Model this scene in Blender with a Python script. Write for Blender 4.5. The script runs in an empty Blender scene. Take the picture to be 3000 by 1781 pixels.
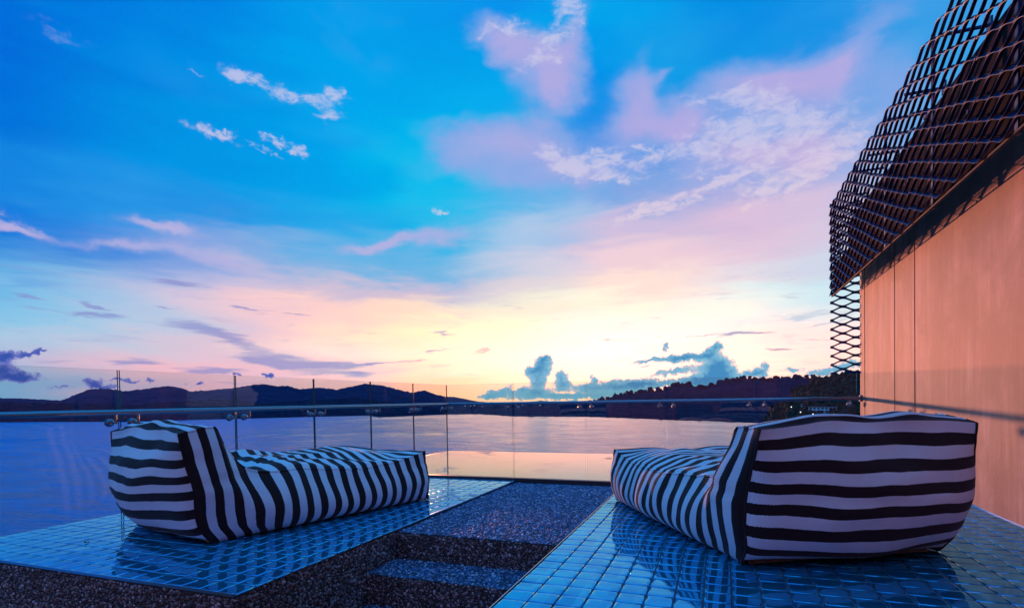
import bpy, bmesh, math, random
import numpy as np
from mathutils import Vector, Matrix, Euler, noise as mnoise

# ------------------------------------------------------------------ camera, sky, sun, exposure
C = bpy.context.scene.collection
SC = bpy.context.scene
YAW = 0.362925                      # the camera looks 20.8 degrees left of the terrace axis (+Y)
cam_data = bpy.data.cameras.new('camera')
cam = bpy.data.objects.new('camera', cam_data)
C.objects.link(cam)
cam_data.sensor_width = 36.0
cam_data.lens = 19.151
cam_data.shift_y = 0.1043
cam_data.clip_start = 0.05
cam_data.clip_end = 40000
cam.matrix_world = (Matrix.Rotation(YAW, 4, 'Z') @ Matrix.Rotation(math.pi / 2 - 0.0189268, 4, 'X')
                    @ Matrix.Rotation(-0.0160043, 4, 'Z'))
SC.camera = cam
SC.view_settings.view_transform = 'Standard'
SC.view_settings.look = 'None'
SC.view_settings.exposure = 0.0
SC.view_settings.gamma = 1.0
SC.view_settings.use_curve_mapping = False
SC.cycles.max_bounces = 10
SC.cycles.diffuse_bounces = 3
SC.cycles.glossy_bounces = 4
SC.cycles.transparent_max_bounces = 24
SC.cycles.transmission_bounces = 6
SC.cycles.caustics_reflective = True
SC.cycles.blur_glossy = 0.6
SC.cycles.caustics_refractive = False
SC.cycles.sample_clamp_indirect = 4.0
SC.cycles.use_denoising = True

SUN_AZ, SUN_EL = -30.0, 1.45         # degrees; azimuth from +Y, negative towards -X
sun_data = bpy.data.lights.new('sun', 'SUN')
sun_data.energy = 3.6
sun_data.angle = math.radians(0.75)
sun_data.color = (1.0, 0.33, 0.17)
sun = bpy.data.objects.new('sun', sun_data)
C.objects.link(sun)
_a, _e = math.radians(SUN_AZ), math.radians(SUN_EL)
sdir = Vector((math.sin(_a) * math.cos(_e), math.cos(_a) * math.cos(_e), math.sin(_e)))
sun.rotation_euler = (-sdir).to_track_quat('-Z', 'Y').to_euler()
sun.location = (-6, 14, 6)

# colour of the dusk sky: one row per elevation (degrees), columns by azimuth (0..1 = -180..180, 0.5 = mid view)
SKY_E = [0,1.5,3.2,5,7,9.2,11.5,14,17,20.5,24.5,29,35,45,60,90]
SKY_A = [0.0,0.11111,0.20833,0.27778,0.32778,0.36667,0.38148,0.3963,0.41111,0.42593,0.44074,0.45555,0.47037,0.48518,0.5,0.51481,0.52963,0.54444,0.55926,0.57407,0.58889,0.6037,0.61852,0.63333,0.67222,0.72222,0.79167,0.88889,1.0]
SKY_C = [
    [[0.305,0.2624,0.5777],[0.2736,0.2714,0.5928],[0.0802,0.3278,0.6867],[0.0802,0.3278,0.6867],[0.0824,0.3302,0.6864],[0.1363,0.3805,0.6786],[0.1727,0.3796,0.6668],[0.3544,0.3819,0.6143],[0.6603,0.3939,0.5343],[0.7567,0.4067,0.5096],[0.8205,0.441,0.4461],[0.8834,0.496,0.3888],[0.952,0.5785,0.3423],[0.9861,0.6459,0.3462],[0.9995,0.6836,0.3654],[1.0,0.7292,0.4184],[1.0,0.7434,0.4424],[0.9997,0.7806,0.556],[0.9866,0.7795,0.5852],[0.8751,0.7116,0.6299],[0.8399,0.6901,0.6439],[0.8387,0.6893,0.6444],[0.8387,0.6893,0.6444],[0.8383,0.689,0.6444],[0.5149,0.402,0.6105],[0.5149,0.402,0.6105],[0.5149,0.402,0.6105],[0.3343,0.2818,0.5822],[0.305,0.2624,0.5777]],
    [[0.305,0.2624,0.5777],[0.2736,0.2714,0.5928],[0.0802,0.3278,0.6867],[0.0802,0.3278,0.6867],[0.082,0.3292,0.6868],[0.1833,0.3988,0.6895],[0.2382,0.3941,0.6706],[0.4445,0.3905,0.6072],[0.7252,0.4098,0.5355],[0.7919,0.4265,0.5236],[0.8173,0.4558,0.4913],[0.8682,0.512,0.4537],[0.9541,0.608,0.4134],[0.9851,0.6741,0.4227],[0.9995,0.7399,0.493],[1.0,0.7754,0.5294],[1.0,0.8057,0.5771],[0.9998,0.8352,0.6382],[0.9897,0.83,0.6447],[0.8989,0.748,0.643],[0.8683,0.7203,0.6424],[0.8672,0.7193,0.6424],[0.8673,0.7194,0.6424],[0.8649,0.7172,0.6421],[0.5149,0.402,0.6105],[0.5149,0.402,0.6105],[0.5149,0.402,0.6105],[0.3343,0.2818,0.5822],[0.305,0.2624,0.5777]],
    [[0.305,0.2624,0.5777],[0.2736,0.2714,0.5928],[0.0802,0.3278,0.6867],[0.0802,0.3278,0.6867],[0.0869,0.3324,0.6885],[0.2955,0.4628,0.7332],[0.3759,0.4543,0.7052],[0.6127,0.4432,0.628],[0.8229,0.4625,0.5709],[0.8124,0.4736,0.5784],[0.8107,0.5281,0.6008],[0.8641,0.6038,0.5955],[0.9669,0.7024,0.5567],[0.9895,0.7697,0.5924],[0.9997,0.8375,0.6531],[0.9998,0.8628,0.6814],[0.9997,0.8873,0.7106],[0.9997,0.8885,0.7033],[0.9937,0.876,0.6889],[0.9391,0.7775,0.647],[0.9209,0.7447,0.6331],[0.9203,0.7436,0.6326],[0.9203,0.7435,0.6326],[0.9186,0.7421,0.6326],[0.5149,0.402,0.6105],[0.5149,0.402,0.6105],[0.5149,0.402,0.6105],[0.3343,0.2818,0.5822],[0.305,0.2624,0.5777]],
    [[0.2305,0.2624,0.6181],[0.2082,0.2714,0.6327],[0.0708,0.3278,0.7236],[0.0708,0.3279,0.7236],[0.1066,0.3652,0.7383],[0.2654,0.5179,0.7945],[0.3262,0.5216,0.7788],[0.5096,0.5269,0.729],[0.6868,0.5161,0.673],[0.729,0.5108,0.6543],[0.8279,0.6326,0.6717],[0.9203,0.744,0.6688],[0.9891,0.8187,0.6313],[0.9986,0.8673,0.6603],[0.9998,0.9121,0.6997],[0.993,0.9249,0.7452],[0.9859,0.9357,0.7906],[0.991,0.9001,0.7512],[0.9838,0.8598,0.7183],[0.8812,0.7428,0.7029],[0.846,0.7032,0.6981],[0.8446,0.7018,0.6981],[0.8444,0.7017,0.6983],[0.8441,0.7015,0.6983],[0.4332,0.3891,0.645],[0.4332,0.3891,0.645],[0.4332,0.3891,0.645],[0.2588,0.28,0.6218],[0.2305,0.2624,0.6181]],
    [[0.1561,0.2624,0.6584],[0.1428,0.2714,0.6726],[0.0613,0.3278,0.7605],[0.0613,0.3278,0.7605],[0.0632,0.3312,0.7616],[0.1501,0.4733,0.8049],[0.2009,0.4915,0.8012],[0.3564,0.5295,0.7833],[0.5454,0.5302,0.738],[0.7468,0.5324,0.6636],[0.9039,0.6287,0.6097],[0.9791,0.7264,0.5848],[0.9976,0.813,0.5773],[0.9991,0.8617,0.6181],[0.9993,0.907,0.6677],[0.9864,0.9225,0.7472],[0.9708,0.9366,0.8318],[0.9253,0.898,0.8275],[0.8755,0.8594,0.8251],[0.7547,0.7838,0.8378],[0.7121,0.7575,0.8423],[0.7103,0.7567,0.8427],[0.7101,0.7567,0.8429],[0.7081,0.7548,0.8421],[0.3516,0.3763,0.6795],[0.3516,0.3763,0.6795],[0.3516,0.3763,0.6795],[0.1833,0.2782,0.6613],[0.1561,0.2624,0.6584]],
    [[0.1555,0.2623,0.6588],[0.1422,0.2713,0.6729],[0.061,0.3275,0.7605],[0.061,0.3275,0.7605],[0.0622,0.33,0.7614],[0.1128,0.4185,0.7905],[0.1561,0.4355,0.7884],[0.3073,0.4821,0.7779],[0.5335,0.5134,0.7429],[0.7669,0.5304,0.6657],[0.8924,0.5694,0.6138],[0.9412,0.6158,0.5882],[0.9477,0.6695,0.5759],[0.9003,0.7001,0.6163],[0.9491,0.7989,0.6386],[0.969,0.8289,0.6902],[0.9894,0.8713,0.7528],[0.9105,0.8473,0.7968],[0.8032,0.836,0.8696],[0.6645,0.7694,0.8772],[0.5867,0.7421,0.8874],[0.5808,0.7404,0.8884],[0.5803,0.7401,0.8884],[0.5792,0.7384,0.8875],[0.351,0.3762,0.6798],[0.351,0.3762,0.6798],[0.351,0.3761,0.6798],[0.1827,0.2781,0.6616],[0.1555,0.2623,0.6588]],
    [[0.059,0.2467,0.7148],[0.0533,0.2508,0.7211],[0.0188,0.2765,0.7605],[0.0188,0.2765,0.7605],[0.0197,0.2749,0.7585],[0.0381,0.2547,0.7277],[0.0648,0.2793,0.7322],[0.1758,0.3509,0.7428],[0.3763,0.4262,0.7427],[0.5374,0.4709,0.7205],[0.5935,0.4814,0.6876],[0.5951,0.4775,0.6707],[0.5813,0.4745,0.6727],[0.5757,0.4989,0.6937],[0.7504,0.6001,0.6879],[0.8296,0.6392,0.6887],[0.9384,0.6971,0.6778],[0.9137,0.6855,0.6937],[0.8058,0.6613,0.7611],[0.6905,0.6344,0.7879],[0.615,0.6206,0.806],[0.608,0.6192,0.8077],[0.6076,0.6189,0.8076],[0.6069,0.6183,0.8073],[0.2512,0.3569,0.7194],[0.2512,0.3569,0.7194],[0.2512,0.3569,0.7194],[0.0858,0.262,0.7154],[0.059,0.2467,0.7148]],
    [[0.0322,0.2424,0.7305],[0.0286,0.2451,0.7347],[0.0071,0.2623,0.7605],[0.0071,0.2623,0.7605],[0.007,0.2606,0.7597],[0.0054,0.1718,0.7136],[0.0154,0.1852,0.7141],[0.0717,0.2361,0.7206],[0.1693,0.3038,0.7358],[0.2053,0.3444,0.7465],[0.2112,0.395,0.7543],[0.1485,0.409,0.7698],[0.1451,0.4073,0.7646],[0.2343,0.4429,0.7611],[0.5393,0.5474,0.759],[0.6553,0.5695,0.7459],[0.7938,0.5702,0.7046],[0.8074,0.565,0.6925],[0.7486,0.5159,0.6963],[0.6887,0.5181,0.7194],[0.6455,0.5222,0.7368],[0.6309,0.5194,0.7396],[0.5322,0.4897,0.7503],[0.3967,0.4487,0.7649],[0.2232,0.3514,0.7305],[0.2231,0.3514,0.7305],[0.2231,0.3514,0.7305],[0.0588,0.2575,0.7305],[0.0322,0.2424,0.7305]],
    [[0.0266,0.2328,0.7687],[0.0233,0.2329,0.7686],[0.0035,0.2337,0.7682],[0.0035,0.2337,0.7682],[0.0034,0.2319,0.7667],[0.0002,0.1757,0.7202],[0.0011,0.1851,0.7265],[0.0085,0.2241,0.7519],[0.0182,0.2585,0.7646],[0.0197,0.2736,0.7654],[0.0211,0.3253,0.7908],[0.011,0.3571,0.803],[0.0141,0.3983,0.799],[0.0884,0.429,0.7969],[0.3309,0.5006,0.7958],[0.3905,0.4947,0.7829],[0.5672,0.4758,0.7339],[0.5623,0.4578,0.722],[0.6285,0.4507,0.6978],[0.6266,0.4666,0.7124],[0.5562,0.4637,0.7335],[0.3001,0.4077,0.7706],[0.1703,0.3787,0.7889],[0.1584,0.3761,0.7906],[0.1342,0.3069,0.7609],[0.1342,0.3069,0.7609],[0.1342,0.3069,0.7609],[0.0416,0.2431,0.7676],[0.0266,0.2328,0.7687]],
    [[0.0213,0.2234,0.8066],[0.0183,0.2208,0.8023],[0.0,0.2054,0.7758],[0.0,0.2054,0.7758],[0.0,0.2047,0.7747],[0.0,0.1517,0.6988],[0.0,0.1653,0.7085],[0.0001,0.2201,0.7464],[0.0002,0.2634,0.7706],[0.0002,0.2823,0.7797],[0.0002,0.3157,0.8028],[0.0001,0.3369,0.8095],[0.0006,0.4315,0.8248],[0.0153,0.4402,0.8232],[0.0969,0.4112,0.8078],[0.1195,0.3921,0.7983],[0.194,0.3469,0.7611],[0.2362,0.3494,0.7515],[0.3502,0.3636,0.7374],[0.3984,0.3943,0.7406],[0.2864,0.3801,0.7615],[0.1367,0.3538,0.7856],[0.1058,0.3484,0.7906],[0.1035,0.3479,0.7909],[0.0462,0.2628,0.791],[0.0462,0.2628,0.791],[0.0462,0.2628,0.791],[0.0247,0.2288,0.8044],[0.0213,0.2234,0.8066]],
    [[0.0087,0.2233,0.8741],[0.0075,0.2224,0.8696],[0.0,0.2176,0.8416],[0.0,0.2176,0.8416],[0.0,0.2151,0.8373],[0.0,0.1335,0.6952],[0.0,0.1455,0.7007],[0.0,0.1975,0.725],[0.0,0.2473,0.7563],[0.0,0.2742,0.7773],[0.0,0.3051,0.807],[0.0,0.337,0.8211],[0.0002,0.4136,0.8305],[0.0037,0.4039,0.824],[0.0143,0.3739,0.8115],[0.0195,0.2756,0.7887],[0.0249,0.2346,0.7753],[0.044,0.2659,0.7754],[0.0726,0.2758,0.77],[0.0931,0.2853,0.7697],[0.0647,0.2923,0.7767],[0.032,0.2978,0.782],[0.0301,0.2998,0.7816],[0.0332,0.3009,0.7803],[0.0162,0.2623,0.8351],[0.0162,0.2623,0.8351],[0.0162,0.2622,0.8351],[0.0097,0.2287,0.8687],[0.0087,0.2233,0.8741]],
    [[0.0031,0.2233,0.9045],[0.0026,0.2233,0.8999],[0.0,0.2233,0.8713],[0.0,0.2233,0.8713],[0.0,0.2223,0.8696],[0.0,0.1212,0.6862],[0.0,0.132,0.694],[0.0,0.1691,0.7215],[0.0,0.2062,0.7487],[0.0,0.2591,0.7802],[0.0,0.299,0.8052],[0.0,0.3327,0.8318],[0.0,0.3469,0.8328],[0.0004,0.3626,0.8359],[0.001,0.3488,0.8298],[0.0005,0.2554,0.8001],[0.0007,0.2631,0.8007],[0.0013,0.2815,0.7844],[0.002,0.2712,0.776],[0.005,0.2572,0.7742],[0.0139,0.2637,0.7759],[0.0311,0.2918,0.7762],[0.0403,0.3016,0.776],[0.0427,0.3033,0.7759],[0.0031,0.2623,0.855],[0.0031,0.2623,0.855],[0.0031,0.2623,0.855],[0.0031,0.2287,0.8977],[0.0031,0.2233,0.9045]],
    [[0.0002,0.267,0.9521],[0.0002,0.2669,0.9495],[0.0,0.2669,0.9336],[0.0,0.2669,0.9336],[0.0,0.2668,0.9335],[0.0,0.1206,0.6865],[0.0,0.1364,0.7045],[0.0,0.1596,0.7306],[0.0,0.1854,0.7546],[0.0,0.2067,0.7662],[0.0,0.2676,0.7957],[0.0,0.2959,0.8137],[0.0,0.2964,0.8145],[0.0,0.2798,0.813],[0.0,0.2554,0.8037],[0.0,0.3043,0.8172],[0.0,0.3283,0.8234],[0.0,0.302,0.8016],[0.0,0.2343,0.7596],[0.0008,0.2298,0.7616],[0.0046,0.2446,0.7743],[0.0232,0.2734,0.7758],[0.0423,0.3013,0.7758],[0.0444,0.3041,0.7758],[0.0002,0.2936,0.9166],[0.0002,0.2936,0.9166],[0.0002,0.2936,0.9166],[0.0002,0.2707,0.9471],[0.0002,0.267,0.9521]],
    [[0.0007,0.276,0.9602],[0.0007,0.276,0.958],[0.0007,0.276,0.9446],[0.0007,0.276,0.9446],[0.0007,0.276,0.9446],[0.0,0.1313,0.7008],[0.0,0.1481,0.7203],[0.0,0.1678,0.7412],[0.0,0.1864,0.7587],[0.0,0.1929,0.7625],[0.0,0.2762,0.8034],[0.0,0.2839,0.8074],[0.0,0.2789,0.8062],[0.0,0.2302,0.7937],[0.0,0.2255,0.7921],[0.0,0.2751,0.807],[0.0,0.3273,0.8227],[0.0,0.32,0.8177],[0.0,0.2288,0.7604],[0.0002,0.2186,0.7549],[0.0025,0.2357,0.7695],[0.0102,0.2528,0.7756],[0.0365,0.2923,0.7758],[0.0409,0.3019,0.784],[0.0007,0.2992,0.9291],[0.0007,0.2992,0.9291],[0.0007,0.2992,0.9291],[0.0007,0.2792,0.9559],[0.0007,0.276,0.9602]],
    [[0.007,0.3276,0.9993],[0.007,0.3275,0.9992],[0.007,0.3277,0.9996],[0.007,0.3277,0.9996],[0.0069,0.3273,0.9983],[0.0,0.2708,0.808],[0.0,0.2705,0.807],[0.0,0.2705,0.807],[0.0,0.2705,0.807],[0.0,0.2705,0.807],[0.0,0.2705,0.807],[0.0,0.2706,0.807],[0.0,0.2705,0.807],[0.0,0.2705,0.807],[0.0,0.2705,0.807],[0.0,0.2705,0.807],[0.0,0.2705,0.807],[0.0,0.2708,0.807],[0.0,0.2705,0.807],[0.0,0.2705,0.807],[0.0,0.2705,0.807],[0.0,0.2705,0.807],[0.0,0.2705,0.807],[0.0,0.2708,0.808],[0.0069,0.3273,0.9983],[0.007,0.3277,0.9996],[0.007,0.3277,0.9996],[0.007,0.3275,0.9992],[0.007,0.3276,0.9993]],
    [[0.0,0.2868,0.8222],[0.0,0.2868,0.8222],[0.0,0.2868,0.8222],[0.0,0.2868,0.8222],[0.0,0.2868,0.8222],[0.0,0.2868,0.8222],[0.0,0.2868,0.8222],[0.0,0.2868,0.8222],[0.0,0.2868,0.8222],[0.0,0.2868,0.8222],[0.0,0.2868,0.8222],[0.0,0.2868,0.8222],[0.0,0.2868,0.8222],[0.0,0.2868,0.8222],[0.0,0.2868,0.8222],[0.0,0.2868,0.8222],[0.0,0.2868,0.8222],[0.0,0.2868,0.8222],[0.0,0.2868,0.8222],[0.0,0.2868,0.8222],[0.0,0.2868,0.8222],[0.0,0.2868,0.8222],[0.0,0.2868,0.8222],[0.0,0.2868,0.8222],[0.0,0.2868,0.8222],[0.0,0.2868,0.8222],[0.0,0.2868,0.8222],[0.0,0.2868,0.8222],[0.0,0.2868,0.8222]]]
# cloud clumps: azimuth, elevation, half width, half height (degrees), tilt, weight
LILAC = [[-1.93,33.39,3.04,1.2,-20,0.9],[1.03,32.63,3.04,1.37,-15,0.9],[3.54,30.89,3.02,2.16,0,0.9],[5.88,31.39,1.75,2.31,-10,0.7],[6.78,34.28,1.42,2.5,-15,0.6],[4.15,29.45,1.21,1.31,0,0.8],[-5.31,24.52,3.59,1.61,5,0.75],[-0.82,25.76,3.88,1.58,0,0.7],[3.01,25.17,4.95,2.12,0,0.7],[0.39,22.22,6.09,1.86,0,0.55],[7.63,23.02,5.92,1.91,-10,0.75],[3.47,27.02,0.99,0.86,0,0.5],[13.9,29.3,2.08,1.82,-20,0.8],[16.68,29.25,1.53,0.52,5,0.6],[12.25,27.41,2.43,2.47,0,0.9],[14.65,25.5,4.1,2.12,0,0.95],[18.18,24.56,3.28,1.62,-10,1.2],[23.78,26.53,4.57,2.16,0,0.9],[26.58,27.02,2.66,1.76,0,0.8],[29.24,25.98,3.77,3.0,20,0.8],[33.0,28.55,1.44,3.41,-35,0.75],[31.47,26.74,2.44,2.54,-30,0.6],[35.6,24.46,2.23,3.57,0,0.6],[21.18,21.77,4.73,1.57,5,0.8],[25.5,20.9,5.27,2.55,0,0.9],[29.85,20.41,4.1,2.47,0,0.9],[-33.69,15.69,2.4,0.47,-12,0.8],[-30.96,15.52,1.76,0.57,-3,0.85],[-42.4,14.01,1.91,0.23,0,0.95],[-35.2,13.36,5.59,0.52,-5,0.6],[-28.43,13.47,5.44,0.83,-8,0.5],[-14.01,15.34,3.73,0.4,3,0.7],[-7.81,16.06,6.63,0.91,8,0.6]]
WISPS = [[24.48,24.67,6.94,2.96,-15,0.62],[8.89,23.11,6.87,1.68,-10,0.55],[26.18,19.44,5.59,1.45,10,0.6],[15.76,18.54,6.02,0.96,12,0.6],[4.42,32.37,3.34,1.62,20,0.5],[21.19,22.95,5.22,1.58,5,0.5],[0.63,33.81,3.06,0.89,0,0.4],[31.13,22.04,2.99,2.2,30,0.45],[-25.68,28.13,1.45,0.43,-15,1.1],[-23.23,27.9,2.04,0.58,-10,1.1],[-19.56,27.58,2.13,0.41,-5,1.1],[-17.33,28.17,1.13,0.64,0,1.0],[-18.07,26.5,1.41,0.42,0,1.3],[-28.34,23.53,1.88,0.41,-14,1.1],[-26.84,23.48,0.58,0.27,0,1],[-24.08,22.91,1.57,0.28,-10,1.2],[-22.45,23.67,1.61,0.32,-18,1.2],[-20.62,23.31,0.64,0.24,-30,1.1],[-29.73,27.88,0.87,0.17,-8,0.8],[-28.89,27.05,0.4,0.11,0,0.8],[-38.84,27.87,3.03,0.49,-8,0.35],[-1.92,33.83,1.02,0.48,30,0.8],[0.42,33.96,0.82,0.55,30,0.8],[4.43,32.61,3.04,0.46,30,0.95],[6.67,35.13,1.41,1.31,-30,1],[5.25,31.58,0.91,0.36,0,0.8],[1.48,33.65,0.71,0.35,0,0.7],[4.26,23.9,1.83,0.67,-38,1.1],[7.2,22.76,3.01,0.85,-12,1.1],[10.12,21.77,2.72,0.43,-8,1],[9.3,23.08,2.98,0.59,-5,0.7],[21.05,26.86,2.67,0.41,-4,1],[24.48,25.77,2.79,0.96,-38,0.95],[27.07,24.16,1.64,1.12,-40,1],[18.94,23.55,5.38,0.72,5,0.75],[23.04,23.81,3.85,1.16,-10,0.6],[25.5,21.4,2.9,0.63,25,0.85],[21.54,20.17,3.5,0.5,15,0.9],[26.18,18.93,2.14,0.53,4,1.25],[29.53,20.15,3.82,0.93,22,0.85],[14.97,18.8,4.24,0.48,12,0.9],[13.35,18.02,2.42,0.4,10,0.9],[-7.54,18.9,1.11,0.23,0,1],[15.03,23.6,2.38,0.33,0,0.9],[20.43,21.36,2.68,0.37,12,0.7],[24.06,17.7,3.78,0.38,10,0.5],[28.2,17.74,2.38,0.33,12,0.5]]
STREAKS = [[-29.17,3.29,2.35,0.34,0,1.0],[-34.13,3.91,2.74,0.25,-3,0.8],[-25.24,4.18,2.51,0.31,-8,0.7],[-20.88,3.72,3.45,0.28,2,0.8],[-37.88,5.55,2.49,0.27,-4,0.5],[-39.49,3.82,1.57,0.2,0,0.6],[-27.36,2.05,2.07,0.15,0,0.6],[-10.13,4.29,1.68,0.17,4,0.6],[-31.38,10.88,2.58,0.32,0,1],[-37.54,8.42,1.16,0.12,-8,1.2],[-37.15,7.62,1.56,0.2,-4,1],[-41.95,8.77,1.46,0.16,-8,0.9],[-32.06,8.63,1.0,0.09,-3,0.8],[-26.34,9.13,1.05,0.11,-6,1.1],[-25.13,8.97,1.79,0.08,3,0.8],[-21.71,8.64,1.57,0.12,-1,1.2],[-29.89,7.04,3.34,0.66,-12,0.85],[-26.25,5.77,2.83,0.61,-22,0.7],[-22.36,4.23,3.39,0.71,-4,0.85],[-35.39,5.69,1.75,0.24,-5,0.4],[-19.38,3.13,3.12,0.32,0,0.6],[-14.65,3.96,3.27,0.21,4,1],[-15.87,2.97,1.85,0.37,-5,0.8],[-12.22,3.25,2.07,0.25,5,0.5],[-40.65,7.8,2.04,0.13,-6,0.6],[-35.15,3.78,1.76,0.17,0,0.5],[-29.33,3.17,3.03,0.19,0,0.45],[-7.81,5.21,1.44,0.21,8,0.75],[-2.91,5.21,1.89,0.25,14,0.85],[-6.71,7.01,1.44,0.1,0,0.8],[-4.18,5.74,3.86,0.13,8,0.5],[-13.39,6.15,1.64,0.17,-20,0.4],[18.76,6.1,2.66,0.1,4,0.9],[23.08,6.05,2.01,0.14,0,1.4],[13.21,6.11,3.22,0.12,6,0.7],[25.74,4.42,1.31,0.13,0,1.3],[9.7,6.0,0.58,0.1,0,1],[28.97,6.4,2.57,0.15,8,0.5],[32.01,7.4,2.42,0.43,20,0.5],[29.46,5.06,2.86,0.11,-5,0.7]]
CUMULUS = [[3.3,3.58,1.03,1.02,0,1.1],[2.05,3.05,0.86,0.43,20,0.8],[3.52,4.3,0.64,0.43,0,0.9],[2.76,2.01,0.94,1.03,0,1.1],[5.21,2.47,0.64,0.68,0,1],[5.45,1.53,1.11,0.6,0,1],[8.6,2.1,0.42,0.51,0,0.9],[8.16,1.13,1.68,0.55,0,1],[10.68,1.21,1.65,0.68,0,1],[2.18,0.81,1.97,0.43,0,1],[-1.17,0.87,1.46,0.39,0,0.95],[-2.56,0.46,1.2,0.26,0,0.9],[-0.39,1.41,0.52,0.34,0,0.7],[1.11,1.26,0.52,0.34,0,0.7],[13.15,1.29,1.86,0.84,0,0.95],[6.46,0.31,6.27,0.34,0,1],[15.82,5.18,0.4,0.37,30,1],[16.4,3.93,1.73,0.37,6,1],[13.99,3.85,1.45,0.21,6,1],[18.36,4.02,1.54,0.49,0,1],[20.74,5.08,0.49,0.48,0,1.1],[20.09,4.35,0.91,0.6,15,1],[20.91,3.07,1.27,0.88,0,1.3],[20.45,1.8,1.5,0.8,0,1.2],[16.78,2.73,2.57,0.41,6,0.9],[18.34,1.58,2.15,0.57,0,1],[14.78,1.5,2.62,0.37,0,0.8],[24.49,2.46,0.85,0.43,-10,1],[24.96,3.03,0.32,0.35,0,0.9],[23.59,2.1,1.22,0.31,0,0.95],[27.28,2.43,0.88,0.23,0,0.9],[29.28,2.02,1.1,0.3,0,0.95],[30.89,2.29,1.07,0.33,0,1],[31.99,2.78,1.22,0.44,0,0.9],[12.56,3.65,0.33,0.08,0,0.8],[13.58,3.28,1.21,0.1,5,0.7],[21.01,2.11,2.22,1.2,0,0.5]]
DARKCUM = [[-42.77,4.08,1.04,0.44,5,1.2],[-41.34,4.33,0.64,0.26,15,1],[-40.68,4.55,0.35,0.16,15,0.8],[-43.03,3.07,0.93,0.63,0,1.1],[-41.99,2.39,1.46,0.41,0,1.25],[-37.56,2.05,0.76,0.41,-18,1.15],[-36.47,1.71,1.13,0.21,0,1],[-35.9,2.3,0.86,0.14,5,1],[-34.75,2.21,0.7,0.12,0,1],[-33.48,2.32,0.36,0.18,0,1.1],[-29.69,1.97,0.46,0.19,0,1.2],[-24.03,2.76,0.65,0.24,-5,1.2],[-26.79,3.01,0.38,0.19,0,1.1],[-39.54,1.67,1.2,0.13,0,0.8],[-30.81,1.97,0.25,0.09,0,0.9],[-22.79,1.26,0.66,0.1,0,0.7]]
GLOW = [[9.88,3.77,20.88,3.35,0,1]]


class N:
    """tiny node writer: every call adds one node and returns its output socket"""
    def __init__(s, tree):
        s.t = tree

    def add(s, kind, **kw):
        n = s.t.nodes.new(kind)
        for k, v in kw.items():
            setattr(n, k, v)
        return n

    def put(s, sock, v):
        if isinstance(v, bpy.types.NodeSocket):
            s.t.links.new(v, sock)
        elif v is not None:
            sock.default_value = v

    def m(s, op, a, b=None, c=None, clamp=False):
        n = s.add('ShaderNodeMath', operation=op, use_clamp=clamp)
        for i, v in enumerate((a, b, c)):
            s.put(n.inputs[i], v)
        return n.outputs[0]

    def v(s, op, a, b=None, c=None, scale=None):
        n = s.add('ShaderNodeVectorMath', operation=op)
        for i, v in enumerate((a, b, c)):
            s.put(n.inputs[i], v)
        if scale is not None:
            s.put(n.inputs['Scale'], scale)
        return n.outputs['Value'] if op in ('DOT_PRODUCT', 'LENGTH', 'DISTANCE') else n.outputs['Vector']

    def noise(s, vec, scale, detail=4, rough=0.5, dist=0.0, color=False, lac=2.0):
        n = s.add('ShaderNodeTexNoise')
        s.put(n.inputs['Vector'], vec)
        for k, v in (('Scale', scale), ('Detail', detail), ('Roughness', rough), ('Distortion', dist), ('Lacunarity', lac)):
            s.put(n.inputs[k], v)
        return n.outputs['Color'] if color else n.outputs[0]

    def ramp(s, f, stops, interp='LINEAR'):
        n = s.add('ShaderNodeValToRGB')
        cr = n.color_ramp
        cr.interpolation = interp
        while len(cr.elements) < len(stops):
            cr.elements.new(1.0)
        for e, st in zip(cr.elements, stops):
            e.position = st[0]
        for e, st in zip(cr.elements, stops):
            e.color = (st[1], st[2], st[3], 1)
        s.put(n.inputs[0], f)
        return n.outputs[0]

    def step(s, x, lo, hi, a=0.0, b=1.0):
        n = s.add('ShaderNodeMapRange', interpolation_type='SMOOTHSTEP')
        s.put(n.inputs['Value'], x)
        n.inputs['From Min'].default_value = lo
        n.inputs['From Max'].default_value = hi
        n.inputs['To Min'].default_value = a
        n.inputs['To Max'].default_value = b
        return n.outputs['Result']

    def mix(s, f, a, b, blend='MIX'):
        n = s.add('ShaderNodeMix', data_type='RGBA', blend_type=blend)
        s.put(n.inputs[0], f)
        for sock, v in ((n.inputs[6], a), (n.inputs[7], b)):
            if isinstance(v, (tuple, list)):
                v = (v[0], v[1], v[2], 1)
            s.put(sock, v)
        return n.outputs[2]

    def sep(s, vec):
        n = s.add('ShaderNodeSeparateXYZ')
        s.put(n.inputs[0], vec)
        return n.outputs

    def comb(s, x, y, z=0.0):
        n = s.add('ShaderNodeCombineXYZ')
        for i, v in enumerate((x, y, z)):
            s.put(n.inputs[i], v)
        return n.outputs[0]

    def mapping(s, vec, loc=(0, 0, 0), rot=(0, 0, 0), scale=(1, 1, 1), kind='POINT'):
        n = s.add('ShaderNodeMapping', vector_type=kind)
        s.put(n.inputs['Vector'], vec)
        n.inputs['Location'].default_value = loc
        n.inputs['Rotation'].default_value = rot
        n.inputs['Scale'].default_value = scale
        return n.outputs[0]


def srgb(r, g, b):
    f = lambda c: c / 12.92 if c <= .04045 else ((c + .055) / 1.055) ** 2.4
    return (f(r / 255), f(g / 255), f(b / 255))


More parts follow.
